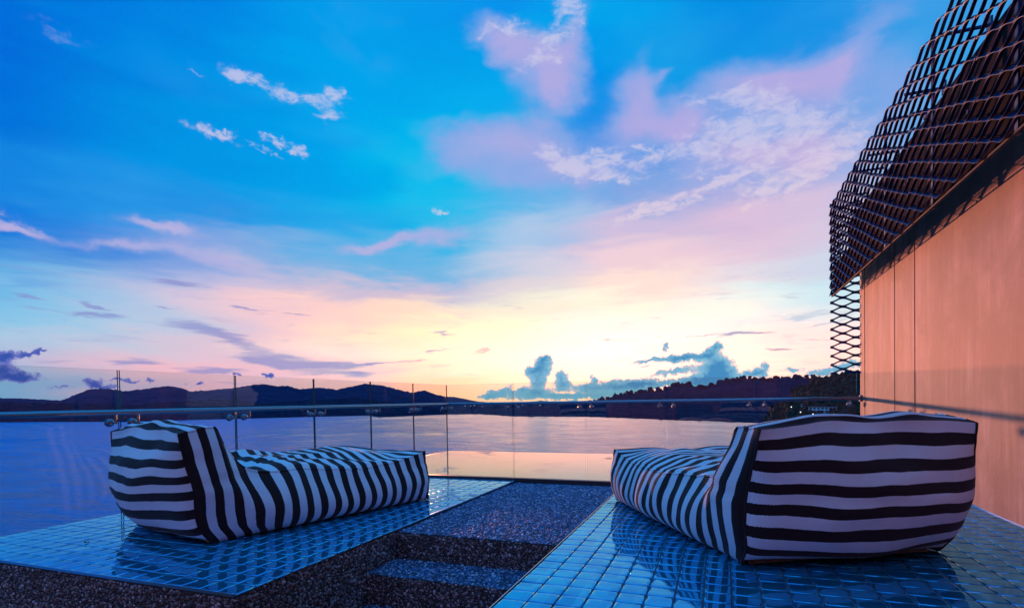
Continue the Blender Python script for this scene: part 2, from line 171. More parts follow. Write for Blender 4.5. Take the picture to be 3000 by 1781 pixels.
world = bpy.data.worlds.new('World')
SC.world = world
world.use_nodes = True
wt = world.node_tree
wt.nodes.clear()
w = N(wt)
tc = w.add('ShaderNodeTexCoord').outputs['Generated']
rotn = w.add('ShaderNodeVectorRotate', rotation_type='Z_AXIS')
w.put(rotn.inputs['Vector'], tc)
rotn.inputs['Angle'].default_value = -YAW
d = rotn.outputs[0]
dx, dy, dz = w.sep(d)
az = w.m('MULTIPLY', w.m('ARCTAN2', dx, dy), 57.29578)
el = w.m('MULTIPLY', w.m('ARCSINE', dz), 57.29578)
elp = w.m('MAXIMUM', el, 0.0)
AE = w.comb(az, elp, 0.0)
# base colour, slightly warped so bands do not run ruler straight
nw = w.noise(w.v('MULTIPLY', d, (3.0, 3.0, 16.0)), 1.6, 4, 0.55, 0.4, color=True)
nwx, nwy, nwz = w.sep(nw)
fade = w.step(elp, 0.0, 12.0, 0.25, 1.0)
azw = w.m('MULTIPLY_ADD', w.m('SUBTRACT', nwx, 0.5), 14.0, az)
elw = w.m('MAXIMUM', w.m('MULTIPLY_ADD', w.m('MULTIPLY', w.m('SUBTRACT', nwy, 0.5), fade), 7.0, elp), 0.0)
fac = w.m('DIVIDE', w.m('ADD', azw, 180.0), 360.0)
base = None
for i, row in enumerate(SKY_C):
    colr = w.ramp(fac, [(SKY_A[k], *row[k]) for k in range(len(SKY_A))], 'CARDINAL')
    base = colr if base is None else w.mix(w.step(elw, SKY_E[i - 1], SKY_E[i]), base, colr)


def blobs(vec, lst):
    acc = 0.0
    bx, by, _ = w.sep(vec)
    for a, e, ra, re, rot, s in lst:
        # the running sum rides along in z, flattened to nothing by the huge z scale: keeps the evaluation in order
        q = w.mapping(w.comb(bx, by, acc), (a, e, 0), (0, 0, math.radians(rot)), (ra, re, 1e6), 'TEXTURE')
        g = w.m('POWER', 0.3679, w.v('DOT_PRODUCT', q, q))
        acc = w.m('MULTIPLY_ADD', g, s, acc)
    return acc


def warp(amount, n3):
    return w.v('MULTIPLY_ADD', w.v('SUBTRACT', n3, (0.5, 0.5, 0.5)), amount, AE)


n_soft = w.noise(w.v('MULTIPLY', d, (1, 1, 1.5)), 6.5, 6, 0.55, 0.15, color=True)
n_fine = w.noise(w.v('MULTIPLY', d, (1, 1, 1.5)), 46.0, 6, 0.62, 0.0, color=True)
n_wisp = w.noise(w.v('MULTIPLY', d, (1, 1, 2.2)), 34.0, 8, 0.62, 0.5)
n_strk = w.noise(w.v('MULTIPLY', d, (1, 1, 7.0)), 14.0, 6, 0.6, 0.3, color=True)
# thin cirrus veil: broad brightness variation all over the blue
veil = w.noise(w.v('MULTIPLY', d, (1.0, 1.0, 2.6)), 3.2, 6, 0.52, 0.25)
col = w.mix(w.m('MULTIPLY', w.step(veil, 0.45, 0.75), 0.16), base, srgb(80, 190, 240))
col = w.mix(w.m('MULTIPLY', w.step(veil, 0.46, 0.25), 0.08), col, srgb(10, 100, 212))
col = w.v('MULTIPLY', col, (1.10, 1.13, 1.02))
# soft lilac cloud bodies
lil = blobs(warp((9.0, 7.0, 0), n_soft), LILAC)
nsx, nsy, nsz = w.sep(n_soft)
lilm = w.m('ADD', lil, w.m('MULTIPLY', w.m('SUBTRACT', nsz, 0.5), 0.9))
low = w.step(elp, 12.0, 26.0)
lcol = w.mix(w.step(lil, 0.7, 1.6), w.mix(low, srgb(186, 180, 224), srgb(138, 168, 230)), w.mix(low, srgb(226, 190, 218), srgb(188, 174, 226)))
col = w.mix(w.m('MULTIPLY', w.step(lilm, 0.08, 0.85), 0.85), col, lcol)
# bright torn wisps
his = blobs(warp((4.0, 2.6, 0), n_fine), WISPS)
torn = w.step(w.m('MULTIPLY_ADD', w.m('MINIMUM', his, 1.3), 0.15, n_wisp), 0.48, 0.80)
hia = w.m('MULTIPLY', torn, w.step(his, 0.10, 0.80))
col = w.mix(w.m('MULTIPLY', hia, 0.72), col, w.mix(low, srgb(246, 216, 220), srgb(206, 204, 234)))
# dusky streaks above the horizon
stw = blobs(warp((6.0, 1.3, 0), n_strk), STREAKS)
glow = blobs(AE, GLOW)
scol = w.mix(w.step(glow, 0.25, 0.8), srgb(136, 142, 204), srgb(216, 160, 156))
col = w.mix(w.m('MULTIPLY', w.step(stw, 0.25, 1.0), 0.72), col, scol)
nkx, nky, nkz = w.sep(n_strk)
lowband = w.m('MULTIPLY', w.step(elp, 1.0, 3.0), w.step(elp, 15.0, 8.0))
col = w.mix(w.m('MULTIPLY', w.m('MULTIPLY', w.step(nkz, 0.55, 0.75), lowband), 0.30), col, scol)
# heaped cumulus on the horizon
n_bil = w.noise(d, 80.0, 8, 0.68, 0.0, color=True)
nbx, nby, nbz = w.sep(n_bil)
cuv = w.v('MULTIPLY_ADD', w.v('SUBTRACT', n_bil, (0.5, 0.5, 0.5)), (1.9, 1.5, 0), AE)
cum = blobs(cuv, CUMULUS)
cum = w.m('MULTIPLY', cum, w.step(el, -1.0, 0.0))
cum = w.m('MULTIPLY_ADD', w.m('SUBTRACT', nbz, 0.5), 0.9, cum)
ccol = w.mix(w.step(cum, 0.50, 0.85), srgb(222, 208, 212), srgb(116, 184, 214))
ccol = w.mix(w.step(cum, 0.85, 1.5), ccol, srgb(26, 134, 192))
ccol = w.mix(w.m('MULTIPLY', w.step(elp, 1.6, 0.2), 0.6), ccol, srgb(90, 176, 200))
col = w.mix(w.m('MULTIPLY', w.step(cum, 0.36, 0.60), 0.95), col, ccol)
drk = blobs(cuv, DARKCUM)
drk = w.m('MULTIPLY_ADD', w.m('SUBTRACT', nbz, 0.5), 0.8, drk)
dcol = w.mix(w.step(drk, 0.6, 1.3), srgb(120, 126, 200), srgb(22, 70, 168))
col = w.mix(w.m('MULTIPLY', w.step(drk, 0.42, 0.72), 0.95), col, dcol)
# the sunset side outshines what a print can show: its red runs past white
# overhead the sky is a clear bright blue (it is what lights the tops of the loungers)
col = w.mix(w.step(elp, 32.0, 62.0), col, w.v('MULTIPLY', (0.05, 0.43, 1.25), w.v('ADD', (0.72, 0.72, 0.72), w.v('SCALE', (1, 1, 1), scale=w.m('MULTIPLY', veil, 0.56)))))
cr_, cg_, cb_ = w.sep(col)
hot = w.m('MULTIPLY', glow, w.step(cr_, 0.62, 0.98))
col = w.mix(1.0, col, w.mix(hot, (1, 1, 1), (3.3, 1.32, 1.30)), 'MULTIPLY')
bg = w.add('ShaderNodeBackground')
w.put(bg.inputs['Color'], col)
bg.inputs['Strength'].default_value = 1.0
wo = w.add('ShaderNodeOutputWorld')
wt.links.new(bg.outputs[0], wo.inputs['Surface'])
world.cycles.sampling_method = 'MANUAL'
world.cycles.sample_map_resolution = 512

# ------------------------------------------------------------------ helpers
PI = math.pi


def link(name, me, mat=None, parent=None, kind=None):
    o = bpy.data.objects.new(name, me)
    C.objects.link(o)
    if mat is not None:
        for mm in (mat if isinstance(mat, (list, tuple)) else [mat]):
            me.materials.append(mm)
    if parent is not None:
        o.parent = parent
    if kind:
        o['kind'] = kind
    return o


def tag(o, label, cat, group=None):
    o['label'] = label
    o['category'] = cat
    if group:
        o['group'] = group
    return o


def thing(name, label, cat, loc=(0, 0, 0), rotz=0.0, group=None):
    o = bpy.data.objects.new(name, None)
    C.objects.link(o)
    o.empty_display_size = 0.2
    o.location = loc
    o.rotation_euler = (0, 0, rotz)
    return tag(o, label, cat, group)


def mesh_np(name, V, F, smooth=False, mats=None):
    """V (n,3) float, F (m,k) int array of equal sized faces"""
    me = bpy.data.meshes.new(name)
    V = np.asarray(V, np.float32)
    F = np.asarray(F, np.int32)
    me.vertices.add(len(V))
    me.vertices.foreach_set('co', V.ravel())
    k = F.shape[1]
    me.loops.add(F.size)
    me.loops.foreach_set('vertex_index', F.ravel())
    me.polygons.add(len(F))
    me.polygons.foreach_set('loop_start', np.arange(0, F.size, k, dtype=np.int32))
    me.polygons.foreach_set('use_smooth', np.full(len(F), bool(smooth)))
    if mats is not None:
        me.polygons.foreach_set('material_index', np.asarray(mats, np.int32))
    me.update(calc_edges=True)
    me.validate()
    return me


class MB:
    """collects boxes, tubes and balls into one mesh"""
    def __init__(s):
        s.bm = bmesh.new()

    def box(s, x0, x1, y0, y1, z0, z1, bevel=0.0):
        r = bmesh.ops.create_cube(s.bm, size=1.0)
        vs = r['verts']
        bmesh.ops.scale(s.bm, verts=vs, vec=(x1 - x0, y1 - y0, z1 - z0))
        bmesh.ops.translate(s.bm, verts=vs, vec=((x0 + x1) / 2, (y0 + y1) / 2, (z0 + z1) / 2))
        if bevel:
            es = list({e for v in vs for e in v.link_edges})
            bmesh.ops.bevel(s.bm, geom=es, offset=bevel, segments=2, affect='EDGES')
        return s

    def tube(s, p, q, r, seg=12, r2=None):
        p, q = Vector(p), Vector(q)
        dv = q - p
        res = bmesh.ops.create_cone(s.bm, cap_ends=True, segments=seg, radius1=r, radius2=r if r2 is None else r2, depth=dv.length)
        m = Matrix.Translation((p + q) / 2) @ dv.to_track_quat('Z', 'Y').to_matrix().to_4x4()
        bmesh.ops.transform(s.bm, verts=res['verts'], matrix=m)
        return s

    def ball(s, p, r, scale=(1, 1, 1), seg=14):
        res = bmesh.ops.create_uvsphere(s.bm, u_segments=seg, v_segments=max(6, seg // 2 + 1), radius=r)
        bmesh.ops.transform(s.bm, verts=res['verts'], matrix=Matrix.Translation(p) @ Matrix.Diagonal((*scale, 1)))
        return s

    def build(s, name, mat, parent=None, kind=None, smooth=True, off=(0, 0, 0)):
        if any(off):
            bmesh.ops.translate(s.bm, verts=s.bm.verts[:], vec=(-off[0], -off[1], -off[2]))
        me = bpy.data.meshes.new(name)
        bmesh.ops.recalc_face_normals(s.bm, faces=s.bm.faces[:])
        s.bm.to_mesh(me)
        s.bm.free()
        if smooth:
            me.polygons.foreach_set('use_smooth', np.ones(len(me.polygons), bool))
            me.set_sharp_from_angle(angle=math.radians(40))
        return link(name, me, mat, parent, kind)


def fbm(x, y, seed, octv=5, gain=0.5, lac=2.03):
    """value noise in numpy, about -1..1"""
    x = np.asarray(x, float); y = np.asarray(y, float)
    out = np.zeros(np.broadcast(x, y).shape); amp = 1.0; tot = 0.0
    rng = np.random.default_rng(seed)
    for o in range(octv):
        T = rng.uniform(-1, 1, (256, 256))
        ox, oy = rng.uniform(0, 256, 2)
        fx, fy = x + ox, y + oy
        i, j = np.floor(fx).astype(int), np.floor(fy).astype(int)
        u, v = fx - i, fy - j
        u = u * u * (3 - 2 * u); v = v * v * (3 - 2 * v)
        a = T[i % 256, j % 256]; b = T[(i + 1) % 256, j % 256]
        c = T[i % 256, (j + 1) % 256]; e = T[(i + 1) % 256, (j + 1) % 256]
        out = out + amp * ((a * (1 - u) + b * u) * (1 - v) + (c * (1 - u) + e * u) * v)
        tot += amp; amp *= gain; x = x * lac; y = y * lac
    return out / tot


def material(name):
    mt = bpy.data.materials.new(name)
    mt.use_nodes = True
    mt.node_tree.nodes.clear()
    n = N(mt.node_tree)
    out = n.add('ShaderNodeOutputMaterial')
    return mt, n, out


def principled(n, out, **kw):
    p = n.add('ShaderNodeBsdfPrincipled')
    for k, v in kw.items():
        sock = p.inputs[k]
        if isinstance(v, (tuple, list)) and len(v) == 3 and sock.type == 'RGBA':
            v = (*v, 1)
        n.put(sock, v)
    n.t.links.new(p.outputs[0], out.inputs['Surface'])
    return p


def bump(n, p, height, strength=0.3, distance=0.01):
    b = n.add('ShaderNodeBump')
    b.inputs['Strength'].default_value = strength
    b.inputs['Distance'].default_value = distance
    n.put(b.inputs['Height'], height)
    n.t.links.new(b.outputs[0], p.inputs['Normal'])
    return b


def geo_pos(n):
    return n.add('ShaderNodeNewGeometry').outputs['Position']


def obj_pos(n):
    return n.add('ShaderNodeTexCoord').outputs['Object']


# ------------------------------------------------------------------ materials
def mat_simple(name, col, rough=0.5, metal=0.0, **kw):
    mt, n, out = material(name)
    principled(n, out, **{'Base Color': col, 'Roughness': rough, 'Metallic': metal, **kw})
    return mt


def make_tile_mat():
    mt, n, out = material('glazed_tile')
    pos = geo_pos(n)
    cell = n.v('FLOOR', n.v('DIVIDE', n.v('ADD', pos, (20, 20, 0)), (0.1235, 0.1235, 1000)))
    wn = n.add('ShaderNodeTexWhiteNoise', noise_dimensions='3D')
    n.put(wn.inputs['Vector'], cell)
    r = wn.outputs['Value']
    colr = n.ramp(r, [(0, 0.03, 0.38, 0.66), (0.35, 0.04, 0.47, 0.74), (0.75, 0.05, 0.56, 0.80), (1, 0.03, 0.42, 0.72)])
    mottle = n.noise(pos, 38.0, 4, 0.6)
    colr = n.mix(n.m('MULTIPLY', n.step(mottle, 0.45, 0.8), 0.5), colr, (0.06, 0.34, 0.58))
    p = principled(n, out, **{'Base Color': colr, 'Roughness': 0.045, 'Metallic': 0.80, 'Specular Tint': (0.45, 0.82, 1.0)})      # lustre glaze: mirrors blue
    n.put(p.inputs['Roughness'], n.m('MULTIPLY_ADD', n.noise(pos, 14.0, 3), 0.07, 0.012))
    bump(n, p, n.noise(pos, 17.0, 2, 0.4), 0.035, 0.006)
    return mt


def make_grout_mat():
    mt, n, out = material('grout')
    pos = geo_pos(n)
    colr = n.mix(n.noise(pos, 60.0, 4), (0.03, 0.035, 0.045), (0.10, 0.105, 0.12))
    principled(n, out, **{'Base Color': colr, 'Roughness': 0.8})
    return mt


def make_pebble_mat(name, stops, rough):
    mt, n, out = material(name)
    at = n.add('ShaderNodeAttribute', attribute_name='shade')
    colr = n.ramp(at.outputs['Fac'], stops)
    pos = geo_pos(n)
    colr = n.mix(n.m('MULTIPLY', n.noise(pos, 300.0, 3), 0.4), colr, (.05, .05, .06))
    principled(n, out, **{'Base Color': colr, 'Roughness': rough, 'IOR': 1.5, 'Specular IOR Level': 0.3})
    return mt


def make_cement_mat():
    mt, n, out = material('pebble_cement')
    pos = geo_pos(n)
    colr = n.mix(n.noise(pos, 90.0, 5, 0.6), (.02, .017, .018), (.075, .062, .06))
    p = principled(n, out, **{'Base Color': colr, 'Roughness': 0.85})
    bump(n, p, n.noise(pos, 220.0, 3), 0.6, 0.004)
    return mt


def make_wall_mat():
    mt, n, out = material('smoothed_plaster')
    pos = geo_pos(n)
    s1 = n.noise(n.v('MULTIPLY', pos, (3.2, 3.2, 0.42)), 1.3, 6, 0.62, 0.5)
    s2 = n.noise(n.v('MULTIPLY', pos, (5.5, 5.5, 0.55)), 1.0, 4, 0.55, 0.8)
    cloud = n.noise(pos, 1.1, 5, 0.6, 0.4)
    colr = n.mix(n.step(s1, 0.3, 0.7), (0.27, 0.115, 0.075), (0.58, 0.28, 0.19))
    colr = n.mix(n.m('MULTIPLY', n.step(s2, 0.5, 0.8), 0.45), colr, (0.64, 0.40, 0.30))
    colr = n.mix(n.m('MULTIPLY', n.step(cloud, 0.38, 0.62), 0.85), colr, (0.25, 0.115, 0.082))
    px, py, pz = n.sep(pos)
    grain = n.noise(n.v('MULTIPLY', pos, (1.0, 9.0, 0.7)), 2.2, 6, 0.7, 0.6)
    colr = n.mix(n.m('MULTIPLY', n.step(grain, 0.46, 0.70), 0.40), colr, (0.24, 0.105, 0.075))
    spots = n.noise(n.v('MULTIPLY', pos, (1, 1, 0.5)), 9.0, 2, 0.5)
    colr = n.mix(n.m('MULTIPLY', n.step(spots, 0.70, 0.76), 0.35), colr, (0.22, 0.12, 0.09))
    p = principled(n, out, **{'Base Color': colr, 'Roughness': 0.62})
    hgt = n.m('ADD', n.noise(pos, 3.0, 6, 0.6), n.m('MULTIPLY', n.noise(pos, 120.0, 3), 0.08))
    bump(n, p, hgt, 0.25, 0.03)
    return mt


def make_glass_mat():
    mt, n, out = material('railing_glass')
    tr = n.add('ShaderNodeBsdfTransparent')
    tr.inputs['Color'].default_value = (0.91, 0.945, 0.945, 1)
    gl = n.add('ShaderNodeBsdfGlossy')
    gl.inputs['Roughness'].default_value = 0.0
    fr = n.add('ShaderNodeFresnel')                   # same outer reflection from either face of the pane
    back = n.add('ShaderNodeNewGeometry').outputs['Backfacing']
    n.put(fr.inputs['IOR'], n.m('MULTIPLY_ADD', back, 1 / 1.45 - 1.45, 1.45))
    mx = n.add('ShaderNodeMixShader')
    n.put(mx.inputs[0], fr.outputs[0])
    n.t.links.new(tr.outputs[0], mx.inputs[1])
    n.t.links.new(gl.outputs[0], mx.inputs[2])
    n.t.links.new(mx.outputs[0], out.inputs['Surface'])
    return mt


def make_sea_mat():
    mt, n, out = material('sea_water')
    pos = geo_pos(n)
    px, py, pz = n.sep(pos)
    big = n.noise(n.v('MULTIPLY', pos, (0.006, 0.006, 1)), 1.0, 4, 0.6, 0.3)
    # wind ruffles the water on the sea side, the inner bay towards the far shore lies calmer, with glassy slicks
    side = n.m('MULTIPLY_ADD', py, 0.62, px)
    ruf = n.step(n.m('MULTIPLY_ADD', n.m('SUBTRACT', big, 0.5), 420.0, side), 130.0, -330.0)
    slick = n.step(big, 0.52, 0.66)
    wav = n.noise(n.mapping(pos, rot=(0, 0, 0.5), scale=(0.16, 0.42, 1)), 1.0, 5, 0.62, 0.4)
    rip = n.noise(n.mapping(pos, rot=(0, 0, -0.25), scale=(0.9, 1.9, 1)), 1.0, 3, 0.6, 0.3)
    gust = n.noise(n.mapping(pos, rot=(0, 0, 0.42), scale=(0.035, 0.13, 1)), 1.0, 7, 0.68, 0.3)
    gst = n.step(gust, 0.36, 0.64)
    amp = n.m('MULTIPLY', n.m('MULTIPLY_ADD', ruf, 0.55, 0.13), n.m('MULTIPLY_ADD', slick, -0.65, 1.0))
    p = principled(n, out, **{'Base Color': n.mix(ruf, n.mix(gst, (0.006, 0.050, 0.17), (0.01, 0.075, 0.22)), n.mix(gst, (0.0, 0.19, 0.46), (0.0, 0.32, 0.70))), 'Roughness': n.m('MULTIPLY_ADD', ruf, 0.10, 0.08), 'IOR': 1.34})
    n.put(p.inputs['Specular IOR Level'], n.m('MULTIPLY_ADD', ruf, -0.74, 0.80))
    bn = bump(n, p, n.m('MULTIPLY', n.m('MULTIPLY_ADD', rip, 0.30, wav), amp), 1.0, 1.6)
    # seen low across the water only the wave faces leaning towards the onlooker show
    inc = n.add('ShaderNodeNewGeometry').outputs['Incoming']
    lean = n.v('SCALE', n.v('MULTIPLY', inc, (1, 1, 0)), scale=n.m('MULTIPLY', n.m('MULTIPLY_ADD', ruf, 0.19, 0.055), n.m('MULTIPLY_ADD', gst, 1.1, 0.45)))
    n.t.links.new(n.v('NORMALIZE', n.v('ADD', lean, (0, 0, 1))), bn.inputs['Normal'])
    return mt


def make_pool_mat():
    mt, n, out = material('pool_water')
    pos = geo_pos(n)
    p = principled(n, out, **{'Base Color': (0.004, 0.05, 0.10), 'Roughness': 0.0, 'IOR': 4.0})
    bump(n, p, n.noise(pos, 1.6, 3, 0.5), 0.03, 0.03)
    return mt


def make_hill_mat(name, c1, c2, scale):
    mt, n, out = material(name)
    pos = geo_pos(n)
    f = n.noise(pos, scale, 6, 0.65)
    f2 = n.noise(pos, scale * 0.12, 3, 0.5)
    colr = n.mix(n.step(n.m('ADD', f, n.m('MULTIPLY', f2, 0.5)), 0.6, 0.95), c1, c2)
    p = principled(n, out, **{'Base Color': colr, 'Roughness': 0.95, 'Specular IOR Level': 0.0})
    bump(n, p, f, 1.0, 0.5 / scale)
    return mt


def make_fabric_mat():
    mt, n, out = material('striped_woven_fabric')
    uv = n.add('ShaderNodeUVMap', uv_map='weave').outputs[0]
    u, v, _ = n.sep(uv)                                # u: metres across the stripes, v: along them
    jag = n.m('MULTIPLY', n.m('PINGPONG', n.m('MULTIPLY', v, 62.0), 0.5), 0.0055)
    wob = n.m('MULTIPLY', n.m('SUBTRACT', n.noise(n.comb(n.m('MULTIPLY', u, 3.0), n.m('MULTIPLY', v, 9.0)), 1.0, 2), 0.5), 0.010)
    uu = n.m('ADD', n.m('ADD', u, jag), wob)
    fr = n.m('FRACT', n.m('DIVIDE', uu, 0.113))
    white = n.m('GREATER_THAN', fr, 0.5)
    slub = n.noise(n.comb(n.m('MULTIPLY', u, 70.0), n.m('MULTIPLY', v, 300.0)), 1.0, 3, 0.6)
    cloth = n.noise(n.comb(u, v), 7.0, 5, 0.65)
    wrib = n.step(n.m('PINGPONG', n.m('MULTIPLY', v, 105.0), 0.5), 0.05, 0.35)
    wcol = n.mix(n.m('MULTIPLY_ADD', n.m('MULTIPLY', wrib, slub), 0.8, 0.2), (0.74, 0.70, 0.69), (0.88, 0.85, 0.84))
    wcol = n.mix(n.m('MULTIPLY', n.step(cloth, 0.45, 0.8), 0.25), wcol, (0.52, 0.47, 0.45))
    dcol = n.mix(slub, (0.016, 0.006, 0.006), (0.042, 0.018, 0.015))
    colr = n.mix(white, dcol, wcol)
    p = principled(n, out, **{'Base Color': colr, 'Roughness': 0.88, 'Specular IOR Level': 0.2, 'Sheen Weight': 0.12})
    ribs = n.m('PINGPONG', n.m('MULTIPLY', u, 190.0), 0.5)
    ribs2 = n.m('PINGPONG', n.m('MULTIPLY', v, 110.0), 0.5)
    hgt = n.m('ADD', n.m('ADD', ribs, ribs2), n.m('MULTIPLY', slub, 0.8))
    bump(n, p, hgt, 0.45, 0.002)
    return mt


M = dict(
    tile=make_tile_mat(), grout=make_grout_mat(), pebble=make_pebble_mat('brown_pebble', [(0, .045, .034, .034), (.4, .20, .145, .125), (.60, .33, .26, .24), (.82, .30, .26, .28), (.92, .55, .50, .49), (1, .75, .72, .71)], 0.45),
    sky_tint_pebble=make_pebble_mat('pebble_sky_tint', [(0, .015, .030, .070), (.35, .055, .105, .23), (.60, .10, .19, .38), (.78, .17, .29, .50), (.90, .40, .52, .68), (1, .72, .76, .82)], 0.55), cement=make_cement_mat(),  # pebbles of upward faces: blue sky light painted into their colour
    wall=make_wall_mat(), glass=make_glass_mat(), sea=make_sea_mat(), pool=make_pool_mat(), fabric=make_fabric_mat(),
    steel=mat_simple('brushed_steel', (0.26, 0.27, 0.30), 0.20, 1.0),
    glass_edge=mat_simple('glass_edge', (0.010, 0.022, 0.022), 0.06),
    trim=mat_simple('aluminium_trim', (0.55, 0.58, 0.60), 0.25, 1.0),
    joint=mat_simple('dark_joint', (0.012, 0.010, 0.010), 0.7),
    mesh=mat_simple('dark_painted_metal', (0.022, 0.040, 0.120), 0.42, 0.35),
    fascia=mat_simple('dark_cladding', (0.010, 0.007, 0.012), 0.9, 0.0, **{'Specular IOR Level': 0.1}),
    kerb=mat_simple('dark_granite', (0.030, 0.026, 0.030), 0.45),
    hill_far=make_hill_mat('forest_far_haze_tint', (0.006, 0.024, 0.075), (0.016, 0.044, 0.115), 0.012),  # blue of the distant haze is mixed into the forest colour
    hill_mid=make_hill_mat('forest_mid_haze_tint', (0.004, 0.018, 0.048), (0.014, 0.036, 0.075), 0.03),  # haze blue in the colour here too
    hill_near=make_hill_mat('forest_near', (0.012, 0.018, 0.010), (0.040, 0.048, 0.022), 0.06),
    leaf=mat_simple('dark_foliage', (0.014, 0.028, 0.020), 0.9, 0.0, **{'Specular IOR Level': 0.1}),
    plaster=mat_simple('white_plaster', (0.80, 0.81, 0.82), 0.7),
    timber=mat_simple('bounce_timber', (0.34, 0.165, 0.105), 0.6),  # warm tone picked for the light the added rear wall bounces
    roof=mat_simple('grey_roof', (0.16, 0.17, 0.18), 0.7),
    window=mat_simple('dark_window', (0.02, 0.03, 0.04), 0.08),
    pole=mat_simple('lamp_pole_metal', (0.10, 0.10, 0.11), 0.5),
)
mt, n_, o_ = material('lit_lamp')
em = n_.add('ShaderNodeEmission')
em.inputs['Color'].default_value = (1.0, 0.86, 0.66, 1)
em.inputs['Strength'].default_value = 3.0
n_.t.links.new(em.outputs[0], o_.inputs['Surface'])
M['lamp'] = mt

# ------------------------------------------------------------------ setting: sea, hills, pool, terrace
SEA_Z = -30.0
DECK = -0.9                      # tile surface, the eye is at 0


def sheet(name, x0, x1, y0, y1, z, mat, kind='structure', parent=None):
    me = mesh_np(name, [(x0, y0, z), (x1, y0, z), (x1, y1, z), (x0, y1, z)], [(0, 1, 2, 3)])
    return link(name, me, mat, parent, kind)


sheet('sea', -5300, 5300, -900, 5300, SEA_Z, M['sea'])

HA = [[-43.196,0.806],[-41.793,0.761],[-40.576,0.651],[-39.569,0.573],[-38.383,1.2],[-37.574,1.52],[-36.615,1.551],[-35.409,1.337],[-34.127,1.5],[-33.351,1.607],[-32.16,1.799],[-31.23,1.604],[-30.412,1.269],[-29.013,1.392],[-26.962,1.592],[-25.466,1.877],[-24.224,1.941],[-23.291,1.733],[-22.34,1.78],[-21.234,1.443],[-19.414,1.591],[-17.755,1.373],[-16.372,1.657],[-14.97,1.948],[-13.396,1.756],[-12.01,1.377],[-10.403,0.957],[-9.101,1.215],[-8.015,0.754],[-7.13,0.54],[-5.984,0.467],[-4.324,0.098],[-3.384,-0.089],[0.013,-0.272],[3.201,-0.086],[4.742,-0.261],[6.447,-0.373],[9.822,-0.467]]
HB = [[8.142,-0.399],[9.366,-0.163],[10.457,0.189],[11.374,0.447],[13.144,0.596],[15.771,0.815],[17.162,1.32],[18.333,1.255],[19.486,0.826],[19.983,0.989],[21.308,1.579],[22.422,1.786],[24.021,1.658],[25.546,1.573],[26.59,1.771],[27.782,1.693],[28.948,1.578],[30.729,1.481],[32.6,1.235],[38.302,0.705]]
HC = [[25.348,-1.962],[26.575,-0.692],[27.605,0.135],[28.346,0.538],[29.209,1.168],[30.634,1.687],[31.986,1.875],[33.808,2.088],[38.303,2.054],[43.231,1.964]]
HF = [[-43.206,0.398],[-39.574,0.374],[-35.524,0.101],[-31.947,0.327],[-28.736,0.542],[-24.622,0.095],[-20.203,0.304],[-16.317,0.492],[-12.695,0.02],[-7.146,-0.327],[0.01,-0.445],[10.654,-0.691],[15.555,-0.757],[20.615,-0.497],[26.057,-0.493],[31.037,-0.743]]
SHORE = [[-45.44,1793.0],[-43.24,1644.0],[-35.56,1321.0],[-26.06,1309.0],[-14.75,1321.0],[-13.75,1137.0],[-6.87,1265.0],[-3.45,1247.0],[0.08,1014.0],[7.7,932.0],[15.74,763.0],[23.85,663.0],[29.42,600.0],[35.54,560.0]]


def shore_r(a):
    s = np.array(SHORE)
    return np.interp(a, s[:, 0], s[:, 1])


def terrain(name, crest, a0, a1, r_crest, depth_back, front, na, nr, seed, tree, rough, mat, lowfront=None):
    """hill range seen from the terrace: polar grid, azimuth a (degrees from the view axis), distance r"""
    cr = np.array(crest)
    a = np.linspace(a0, a1, na)
    e = np.interp(a, cr[:, 0], cr[:, 1])
    rc = r_crest * (1 + 0.08 * fbm(a * 0.35, a * 0, seed, 3))
    r0 = front(a) if callable(front) else np.full(na, front)
    zc = rc * np.tan(np.radians(e)) * (1.0)
    t = np.concatenate([np.linspace(0, 1, nr), 1 + np.linspace(0, 1, nr // 3)[1:] ** 1.2])
    A, T = np.meshgrid(a, t, indexing='ij')
    RC, R0, ZC = rc[:, None], r0[:, None], zc[:, None]
    Rr = np.where(T <= 1, R0 + (RC - R0) * T, RC + (T - 1) * depth_back)
    prof = np.where(T <= 1, np.clip(T, 0, 1) ** 1.25, 1 - 0.7 * (T - 1) ** 1.3)
    X = Rr * np.sin(np.radians(A) - YAW); Y = Rr * np.cos(np.radians(A) - YAW)
    spur = fbm(X / 260.0, Y / 260.0, seed + 5, 4)
    mid = np.sin(np.pi * np.clip(T, 0, 1)) ** 0.8 * (T < 1)
    H = (ZC - SEA_Z)
    Z = SEA_Z + H * prof + mid * spur * np.maximum(H, 8) * rough
    # nothing in front may rise above the crest's own sight line
    lim = np.tan(np.radians(e))[:, None] * Rr - 0.004 * Rr * (1 - np.clip(T, 0, 1))
    Z = np.where(T < 1, np.minimum(Z, np.maximum(lim, SEA_Z + 1)), Z)
    Z = Z + tree * (fbm(X / (tree * 1.3), Y / (tree * 1.3), seed + 9, 3) + 0.1) * (T > 0.02)
    Z = np.maximum(Z, SEA_Z + 1.2)
    Z[:, 0] = SEA_Z - 1.5
    ang = np.radians(A) - YAW
    V = np.stack([Rr * np.sin(ang), Rr * np.cos(ang), Z], -1)
    m, k = V.shape[:2]
    idx = np.arange(m * k).reshape(m, k)
    F = np.stack([idx[:-1, :-1], idx[1:, :-1], idx[1:, 1:], idx[:-1, 1:]], -1).reshape(-1, 4)
    me = mesh_np(name, V.reshape(-1, 3), F[:, ::-1], smooth=True)
    link(name, me, mat, kind='structure')
    return V


